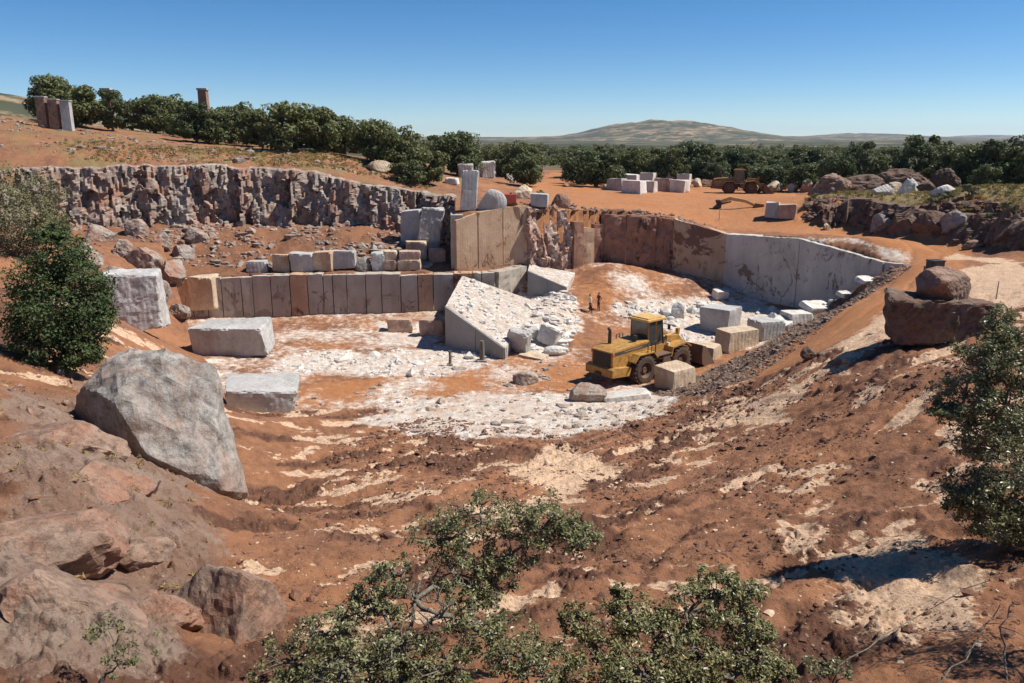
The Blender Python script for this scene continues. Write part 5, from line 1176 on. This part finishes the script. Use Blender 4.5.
for px, y, kind, sc, lb in ((525, 118, 2, 0.95, 'spreading holm oak left of the track by the pale boulders'), (596, 126, 2, 1.15, 'broad holm oak right of the track behind the blue trailer'), (578, 133, 4, 1.1, 'rounded holm oak shading the blue trailer'),
                            (600, 190, 6, 0.95, 'slender tall tree rising above the oak belt'), (580, 200, 6, 0.85, 'smaller pointed tree left of the slender tall tree'), (838, 112, 0, 1.0, 'holm oak just behind the rounded spoil heap'), (862, 118, 3, 1.22, 'upright holm oak above the dark red heap'),
                            (888, 116, 1, 1.0, 'small holm oak between the upright one and the tall dark one'), (917, 116, 3, 1.3, 'tall dark holm oak behind the pale stone pile'), (948, 112, 2, 1.05, 'wide holm oak left of the large right-hand oaks'), (972, 106, 0, 1.2, 'large holm oak with low crown near the right edge'),
                            (1000, 103, 2, 1.22, 'biggest holm oak at the right edge behind the bank'), (1024, 98, 2, 1.1, 'holm oak cut by the right edge of the picture'), (985, 97, 4, 0.75, 'low grey-green oak bush before the biggest oak'), (770, 126, 4, 1.0, 'holm oak right behind the khaki steel frame'), (806, 122, 0, 0.95, 'holm oak behind the round orange boulder')):
    tree(X_at(px, y), y, kind, sc, lb, gT if kind != 9 else None)
for px, py, sc, lb in ((845, 193, 0.85, 'round green shrub on the bank left of the pale stones'), (884, 188, 0.6, 'small green shrub behind the pale stones'), (815, 200, 0.42, 'tiny grey shrub at the left end of the bank'), (945, 205, 0.55, 'grey-green shrub on the bank top'), (968, 200, 0.6, 'pale shrub at the foot of the large oaks'), (930, 212, 0.40, 'low dry shrub among the dark boulders'),
                       (988, 226, 0.45, 'small shrub between the dark boulders at the right'), (540, 196, 0.4, 'tiny dry shrub behind the white-topped rim block'), (1008, 215, 0.6, 'dry shrub on the bank at the right edge')):
    p = at(px, py); tree(p.x, p.y, 5, sc, lb, 'shrubs on the bank', 'leaf_grey' if 'gr' in lb[:9] or 'dry' in lb or 'pale' in lb else 'leaf_bright', 'shrub', 'shrub')
# the trees above the left cliff
gC = 'trees above the left cliff'
for px, y, kind, sc, lb in ((82, 116, 2, 1.0, 'big round tree behind the concrete pillars at the upper left'), (117, 117, 3, 0.8, 'narrow tree right of the big round tree'), (158, 128, 0, 0.95, 'small rounded tree on the left skyline'), (136, 132, 4, 0.9, 'tree between the big round tree and the small rounded one'), (172, 136, 2, 0.95, 'wide tree behind the small rounded tree on the left skyline'), (199, 116, 1, 0.85, 'tree just left of the rear chimney'), (219, 117, 0, 0.85, 'tree just right of the rear chimney'), (60, 122, 0, 1.0, 'tree right behind the three pillars'), (247, 130, 2, 1.0, 'broad tree behind the upright oak'), (186, 124, 4, 0.7, 'low tree on the left skyline next to the rear pillar'), (232, 122, 1, 0.85, 'upright oak right of the rear pillar'),
                            (262, 118, 0, 0.9, 'oak above the middle of the left cliff'), (292, 108, 0, 1.1, 'dark leafy oak standing at the cliff edge'), (318, 112, 2, 1.0, 'broad oak behind the cliff-edge oak'), (345, 118, 4, 1.05, 'rounded oak above the right part of the cliff'), (372, 112, 0, 0.95, 'oak beside the pale rock above the cliff'), (398, 108, 2, 0.85, 'spreading oak right of the pale rock'),
                            (425, 104, 4, 0.85, 'rounded bushy oak near the end of the cliff'), (408, 101, 4, 0.62, 'low oak bush on the slope above the stacked blocks'), (458, 122, 0, 1.05, 'round oak standing alone behind the far block stack'), (437, 150, 3, 0.9, 'distant oak left of the lone round oak'), (210, 150, 2, 0.9, 'distant broad oak on the left skyline'), (330, 160, 1, 1.1, 'distant oak above the cliff tops'), (385, 165, 0, 1.1, 'distant oak behind the spreading oak')):
    tree(X_at(px, y, 14), y, kind, sc * 1.25, lb, gC)
p = at(372, 178); boulder(0, 0, (3.2, 2.0, 1.8), 10, 'tan', 'pale rock among the trees above the cliff', on=(X_at(381, 104), 104, gz(X_at(381, 104), 104)))
for px, lb in ((46, 'left'), (58, 'middle'), (70, 'right')):
    x = X_at(px, 108, 17.5); root = empty('concrete_pillar', (x, 108, gz(x, 108) - 0.2), R(8), lb + 'most of the three old pillars at the upper left' if lb != 'middle' else 'middle one of the three old pillars at the upper left', 'pillar', 'old pillars at the upper left')
    b = MB(); b.box((0, 0, 1.9), (1.15, 1.0, 3.9)); b.build('shaft', M['rock_brown'] if lb != 'right' else M['grey'], root, 0.06); b = MB(); b.box((0, 0, 3.93), (1.3, 1.15, 0.16)); b.build('cap', M['grey'], root, 0.03)
for px, lb in ((112, 'old square chimney rising beside the narrow tree at the upper left'), (207, 'old square chimney rising among the skyline trees')):
    x = X_at(px, 126, 17.5); root = empty('old_chimney', (x, 126, gz(x, 126) - 0.3), R(5), lb, 'chimney', 'old chimneys on the left skyline')
    hh = CAMZ + 126 * math.tan(R(math.degrees(math.atan((341.5 - 88) / FOC)) - PITCH)) - gz(x, 126)
    b = MB(); b.prism([(-0.75, 0), (0.75, 0), (0.6, hh), (-0.6, hh)], -0.7, 0.7); b.build('stack', M['rock_brown'], root, 0.05); b = MB(); b.box((0, 0, hh + 0.12), (1.5, 1.5, 0.3)); b.build('cap', M['grey'], root, 0.03)

for k, (poly, n, lb) in enumerate(((Z_GRASS[0], 1500, 'dry grass tufts on top of the bank'), (Z_GRASS[1], 900, 'dry grass tufts above the left cliff'), (G([(0, 380), (60, 380), (190, 480), (230, 600), (0, 683)]), 140, 'dry weeds in the cracks of the left bank'), (G([(840, 215), (1024, 225), (1024, 206), (850, 200)]), 260, 'dry weeds among the boulders of the bank'))):
    pt = zone_pts(poly, n, 400 + k, 0.35, 0.0); r_ = np.random.default_rng(410 + k); hh = 0.35 if k != 2 else 0.12
    C_ = np.repeat(pt, 9, 0) + r_.normal(0, 0.4 * hh, (len(pt) * 9, 3)) * [1, 1, 0.25] + [0, 0, hh * 0.4]
    tag(obj('dry_grass', leaves_mesh('dry_grass', C_, r_.normal(0, 1, C_.shape) * [1, 1, 0.2], hh, 420 + k, 0.3), M['drygrass']), lb, 'grass', kind='stuff')
# ------------------------------------------------------------------ near oaks and bushes, branch by branch
def near_tree(name, label, base, blobs, leaf, per, seed, mat='leaf', trunk_r=0.10, twig_n=26, cat='tree', group=None, spread=0.55, bark='bark', fork=0.35):
    """blobs: (centre, radius vector, density); limbs run from the trunk to every blob and twigs from there to the leaf sprays"""
    r = np.random.default_rng(seed); base = Vector(base)
    root = empty(name, base, 0, label, cat, group)
    cen = sum((Vector(b[0]) for b in blobs), Vector((0, 0, 0))) / len(blobs)
    fk = base.lerp(cen, fork); tb = MB(); lb = MB(); C = []; N = []
    mid = base.lerp(fk, 0.5) + Vector((r.normal(0, 0.08), r.normal(0, 0.08), 0))
    tb.tube([base - base - Vector((0, 0, 0.25)), mid - base, fk - base], [trunk_r * 1.25, trunk_r, trunk_r * 0.85], 10)
    nodes = [fk]
    for c, rad, dens in sorted(blobs, key=lambda b: (Vector(b[0]) - fk).length):
        c = Vector(c); par = min(nodes, key=lambda q: (q - c).length + 0.35 * (q - fk).length)
        L = (c - par).length; pts = [par]
        for t in (0.33, 0.66): pts.append(par.lerp(c, t) + Vector(r.normal(0, 0.07 * L, 3)) + Vector((0, 0, -0.05 * L)))
        pts.append(c); rr = max(0.012, trunk_r * 0.5 * min(1, 0.9 / (1 + (c - fk).length * 0.4)))
        if par == fk: tb.tube([q - base for q in pts], [rr * 1.3, rr * 1.05, rr * 0.8, rr * 0.55], 7)
        else: lb.tube([q - base for q in pts], [rr * 0.8, rr * 0.7, rr * 0.55, rr * 0.4], 6)
        nodes.append(c); rad = np.array(rad); nt = int(twig_n * abs(dens)); bare = dens < 0
        hubs = []
        for q in range(5):
            d = r.normal(size=3); d /= np.linalg.norm(d); e = np.array(c) + d * rad * r.uniform(0.35, 0.62) * np.array([1, 1, 0.8])
            m_ = np.array(c) * 0.5 + e * 0.5 + r.normal(0, 0.10, 3) * rad
            lb.tube([c - base, Vector(m_) - base, Vector(e) - base], [rr * 0.55, rr * 0.42, rr * 0.28], 5, False); hubs += [m_, e]
        for k in range(nt):
            d = r.normal(size=3); d /= np.linalg.norm(d); d[2] = d[2] * 0.8 + 0.15
            e = np.array(c) + d * rad * r.uniform(0.5, 1.05)
            hb = min(hubs, key=lambda v: np.linalg.norm(v - e)); m_ = hb * 0.5 + e * 0.5 + r.normal(0, 0.09, 3) * rad
            lb.tube([Vector(hb) - base, Vector(m_) - base, Vector(e) - base], [rr * 0.24, rr * 0.16, 0.003], 4, False)
            if k % 3 == 0: hubs.append(m_)
            if bare: continue
            n = int(per * r.uniform(0.4, 1.5)); sr = spread * rad.mean() * 0.62
            q = e + r.normal(0, 1, (n, 3)) * sr * 0.42 * np.array([1, 1, 0.75])
            C.append(q); N.append(np.tile(d * 0.5 + np.array([0, 0, 0.6]), (n, 1)))
    C = np.concatenate(C) - np.array(base); N = np.concatenate(N)
    tb.build('trunk', M[bark], root, smooth=True); tag(lb.build('branches', M['twig'], root, smooth=True), kind='stuff')
    me = leaves_mesh('crown', C, N, leaf, seed + 5, 0.52); obj('crown', me, M[mat], root)
    return root
def B(px, py, d, rx, ry=None, dens=1.0, depth=None):
    c = Wd(px, py, d); ry = ry or rx; k = d * 1.12 / FOC
    return (c, (rx * k, (depth or rx) * k, ry * k * 1.05), dens)
near_tree('holm_oak', 'gnarled oak with bare twigs and dark green leaves at the bottom centre', (W(395, 720, 8.9).x, 8.9, gz(W(395, 720, 8.9).x, 8.9)),
    [B(292, 662, 9.4, 40, 22), B(335, 630, 9.6, 40, 28), B(375, 602, 9.9, 32, 28, 0.9), B(345, 668, 9.0, 52, 24), B(402, 650, 9.2, 40, 30, 0.9), B(440, 668, 8.9, 42, 24), B(458, 578, 10.1, 36, 34, 0.9), B(440, 540, 10.4, 32, 30, 0.8), B(482, 522, 10.5, 40, 30, 1.0), B(508, 556, 10.2, 30, 32, 0.9),
     B(545, 525, 10.4, 38, 28, 1.1), B(575, 538, 10.3, 26, 24, 0.9), B(470, 625, 9.4, 38, 30, 0.9), B(508, 652, 9.1, 42, 30, 1.0), B(548, 666, 9.0, 40, 24, 1.0), B(488, 592, 10.0, 28, 24, 0.7), B(415, 600, 9.5, 34, 36, -0.5), B(440, 615, 9.3, 30, 34, -0.5), B(395, 575, 10.0, 24, 24, 0.5)],
    0.056, 40, 901, trunk_r=0.15, twig_n=46, spread=0.40)
near_tree('holm_oak', 'dense leafy oak crown right of the gnarled oak at the bottom', (W(660, 730, 8.7).x, 8.7, gz(W(660, 730, 8.7).x, 8.7)),
    [B(600, 655, 9.2, 36, 26, 1.0), B(575, 622, 9.6, 16, 22, 0.7), B(632, 618, 9.7, 30, 20, 0.9), B(622, 592, 10.0, 12, 10, 0.5), B(655, 640, 9.4, 42, 28, 1.1), B(690, 612, 9.7, 30, 28, 1.0), B(715, 590, 9.9, 26, 20, 1.0), B(742, 590, 9.9, 24, 18, 0.9), B(738, 620, 9.6, 34, 24, 1.0), B(700, 655, 9.2, 46, 26, 1.1),
     B(750, 658, 9.2, 34, 24, 1.0), B(640, 672, 8.9, 46, 18, 1.1), B(720, 676, 8.9, 50, 16, 1.1), B(778, 672, 9.1, 20, 16, 0.7), B(760, 632, 9.5, 16, 14, 0.6)],
    0.056, 40, 913, trunk_r=0.13, twig_n=46, spread=0.40)
p = at(1003, 556)
near_tree('holm_oak', 'tall dark oak with dense crown at the right edge', p,
    [B(1005, 330, 16.2, 26, 22, 0.9), B(985, 362, 16.0, 30, 26, 1.0), B(1022, 365, 16.0, 34, 30, 1.1), B(965, 398, 15.8, 30, 22, 0.9), B(1005, 405, 15.8, 38, 32, 1.2), B(945, 412, 15.6, 16, 10, 0.6), B(985, 440, 15.6, 34, 28, 1.1), B(1030, 440, 15.6, 36, 34, 1.1), B(978, 490, 15.3, 34, 26, 1.1),
     B(1015, 500, 15.2, 40, 34, 1.2), B(995, 525, 15.0, 34, 20, 1.0), B(1040, 540, 15.0, 34, 28, 1.0), B(960, 502, 15.2, 18, 16, 0.7), B(1060, 400, 16, 40, 40, 1.0), B(1060, 480, 15.6, 40, 40, 1.0)],
    0.078, 56, 921, trunk_r=0.17, twig_n=52, spread=0.45)
x, y = 8.4, 10.9
near_tree('holm_oak', 'oak mostly outside the lower right corner of the picture', (x, y, gz(x, y)), [((x - 0.3, y, gz(x, y) + 2.6), (1.0, 1.0, 0.8), 1.0), ((x + 0.8, y + 0.4, gz(x, y) + 3.0), (0.9, 0.9, 0.7), 1.0), ((x, y - 0.9, gz(x, y) + 2.3), (0.9, 0.9, 0.7), 1.0), ((x + 0.6, y - 0.6, gz(x, y) + 3.3), (0.8, 0.8, 0.6), 1.0)], 0.06, 46, 931, trunk_r=0.12, twig_n=34)
p = at(822, 683)
near_tree('oak_sapling', 'small leafy sapling at the bottom edge right of the dense oak', p, [B(815, 672, p.y - 0.2, 18, 12, 0.6), B(842, 668, p.y - 0.1, 12, 10, 0.4)], 0.05, 30, 941, trunk_r=0.03, cat='sapling', fork=0.2)
p = at(98, 690)
near_tree('oak_sapling', 'thin grey-green sapling on the rocks at the bottom left', p, [B(108, 628, p.y, 22, 16, 0.5), B(140, 650, p.y, 22, 20, 0.5), B(118, 665, p.y - 0.2, 18, 14, 0.35)], 0.05, 26, 951, 'leaf_grey', trunk_r=0.03, cat='sapling', fork=0.3, twig_n=20)
p = at(62, 378)
near_tree('green_bush', 'large bright green bush beside the grey outcrop on the left bank', p, [B(62, 262, 35.5, 26, 24), B(40, 285, 35, 26, 26), B(85, 290, 35, 24, 26), B(60, 315, 34.5, 38, 30, 1.2), B(30, 325, 34.5, 24, 28), B(88, 330, 34.5, 22, 26), B(50, 350, 34, 28, 20), B(80, 355, 34, 20, 18), B(100, 315, 35, 12, 18, 0.6), B(50, 240, 36, 16, 14, 0.6)],
    0.15, 85, 961, 'leaf_bright', trunk_r=0.14, twig_n=52, cat='bush', spread=0.6, fork=0.15)
x = X_at(20, 62, 10)
near_tree('grey_shrub', 'grey-green shrub behind the green bush at the left edge', (x, 62, gz(x, 62)), [B(10, 190, 62, 26, 22), B(40, 200, 62, 24, 24), B(25, 225, 61, 32, 24), B(-10, 220, 61, 24, 24), B(52, 230, 61, 16, 18), B(5, 250, 60, 26, 16)], 0.2, 60, 971, 'leaf_grey', trunk_r=0.15, twig_n=34, cat='shrub', spread=0.6, fork=0.15)
# dry branches in the lower right corner
r = np.random.default_rng(77)
for k, (pts, rad, lb) in enumerate((([(800, 690, 9.3), (850, 660, 9.6), (905, 622, 10.2), (965, 590, 10.8), (1030, 560, 11.4)], 0.012, 'long thin dry branch slanting across the bottom right'), ([(930, 690, 9.2), (965, 660, 9.5), (985, 625, 9.9), (1000, 605, 10.2)], 0.014, 'curved dry twig below the long thin branch'),
                                    ([(1012, 600, 10.0), (1000, 625, 9.8), (1006, 655, 9.6), (1008, 690, 9.2)], 0.016, 'pale dry branch standing in the bottom right corner'))):
    P = [Wd(*q) for q in pts]; b0 = Vector((P[0].x, P[0].y, gz(P[0].x, P[0].y)))
    root = empty('dry_branch', b0, 0, lb, 'branch', 'dry branches in the lower right corner'); b = MB()
    fine = []
    for i in range(len(P) - 1):
        for t in (0, 0.33, 0.66): fine.append(P[i].lerp(P[i + 1], t) + Vector(r.normal(0, 0.018, 3)))
    fine.append(P[-1]); fine = [b0.copy()] + fine if k < 2 else fine + [Vector((P[-1].x, P[-1].y, gz(P[-1].x, P[-1].y)))]
    b.tube([q - b0 for q in fine], list(np.linspace(rad, rad * 0.4, len(fine)) if k < 2 else np.linspace(rad * 0.5, rad, len(fine))), 6); st = b.build('stem', M['twig'], root, smooth=True)
    for i in range(3, len(fine) - 2, 2):
        d = Vector(r.normal(0, 1, 3)); d.normalize(); L = r.uniform(0.12, 0.4); t = MB()
        t.tube([fine[i] - b0, fine[i] + d * L * 0.5 + Vector((0, 0, 0.02)) - b0, fine[i] + d * L - b0], [rad * 0.5, rad * 0.35, 0.002], 5); t.build('twig', M['twig'], st)

# ------------------------------------------------------------------ distant hills and the air
def m_hill():
    g = NT('dry_hillside')
    n = g.noise(0.004, 8, 0.6); n2 = g.noise(0.02, 7, 0.7)
    c = g.mix(g.ramp(n, [(0.40, 0), (0.58, 1)]), (0.07, 0.07, 0.038), (0.33, 0.235, 0.14))
    c = g.mix(g.ramp(n2, [(0.46, 0.9), (0.54, 0)]), c, (0.04, 0.05, 0.025)); c = g.mix(g.ramp(g.noise(0.05, 5, 0.7), [(0.5, 0), (0.6, 0.7)]), c, (0.05, 0.055, 0.03)); g.color(c); return g.m
M['hill'] = m_hill()
def hill(name, dist, prof, depth, seed, rough=0.12, base=8.0):
    px = np.array([p[0] for p in prof], float); hy = np.array([p[1] for p in prof], float)
    nu, nv = 260, 46; u = np.linspace(px[0], px[-1], nu + 1); top = np.interp(u, px, hy)
    k = np.hanning(9); k /= k.sum(); top = np.convolve(np.pad(top, 4, mode='edge'), k, 'valid')
    t = np.linspace(-1, 1, nv + 1)[:, None]; Y = dist + depth * t + 0 * u[None]
    X = (u[None] - 512) / FOC * (dist + 0 * t); H = (138 - top[None]) / FOC * dist + (CAMZ - base)
    sh = np.cos(np.clip(t * 1.02, -1, 1) * math.pi / 2) ** 1.3
    n = fbm2(X * 0.0022 + seed, Y * 0.0022, 6, seed, 0.55); n2 = fbm2(X * 0.02, Y * 0.02, 4, seed + 3)
    Z = base - 3 + np.maximum(H, 0) * sh * (1 + rough * 2.0 * n * (1 - sh * 0.75)) + sh * H * 0.09 * n2
    i = np.arange((nu + 1) * (nv + 1)).reshape(nv + 1, nu + 1)
    F = np.stack([i[:-1, :-1], i[:-1, 1:], i[1:, 1:], i[1:, :-1]], -1).reshape(-1, 4)
    o = obj(name, mesh_np(name, np.stack([X, Y, Z], -1).reshape(-1, 3), F), M['hill'], smooth=True); return tag(o, kind='structure')
hill('hill', 3600, [(440, 139), (480, 138), (520, 136.5), (555, 135.5), (580, 132), (598, 128), (610, 125.5), (622, 124), (634, 123), (642, 121.5), (652, 121), (664, 122.5), (680, 122), (698, 124), (715, 127.5), (735, 132), (752, 135), (775, 136), (800, 137), (860, 139)], 900, 4, 0.34)
hill('hill', 5200, [(380, 139), (450, 138), (490, 136.5), (530, 137), (640, 137.5), (740, 135.5), (800, 136), (838, 133), (870, 133.5), (900, 135.5), (960, 138), (1080, 139)], 900, 8)
hill('far_hill', 9000, [(300, 138), (420, 136.5), (500, 136.8), (800, 137), (900, 135.8), (950, 137), (972, 134.5), (990, 136), (1010, 135.5), (1060, 136.5), (1150, 138)], 1500, 12)
hill('wooded_hill', 700, [(-420, 110), (-160, 92), (0, 92), (40, 97), (90, 108), (160, 122), (240, 132), (330, 139)], 260, 15)
b = MB(); b.box((0, 5480, 74), (24000, 11040, 168)); hz = b.build('haze', None); tag(hz, 'thin bluish haze of the summer air', 'haze', kind='stuff')
hm = bpy.data.materials.new('haze_air'); hm.use_nodes = True; ht = hm.node_tree; ht.nodes.remove(ht.nodes['Principled BSDF'])
pv = ht.nodes.new('ShaderNodeVolumePrincipled'); pv.inputs['Density'].default_value = 0.000045; pv.inputs['Color'].default_value = (0.62, 0.78, 1.0, 1); pv.inputs['Anisotropy'].default_value = 0.2
ht.links.new(pv.outputs[0], ht.nodes['Material Output'].inputs['Volume']); hz.data.materials.append(hm)
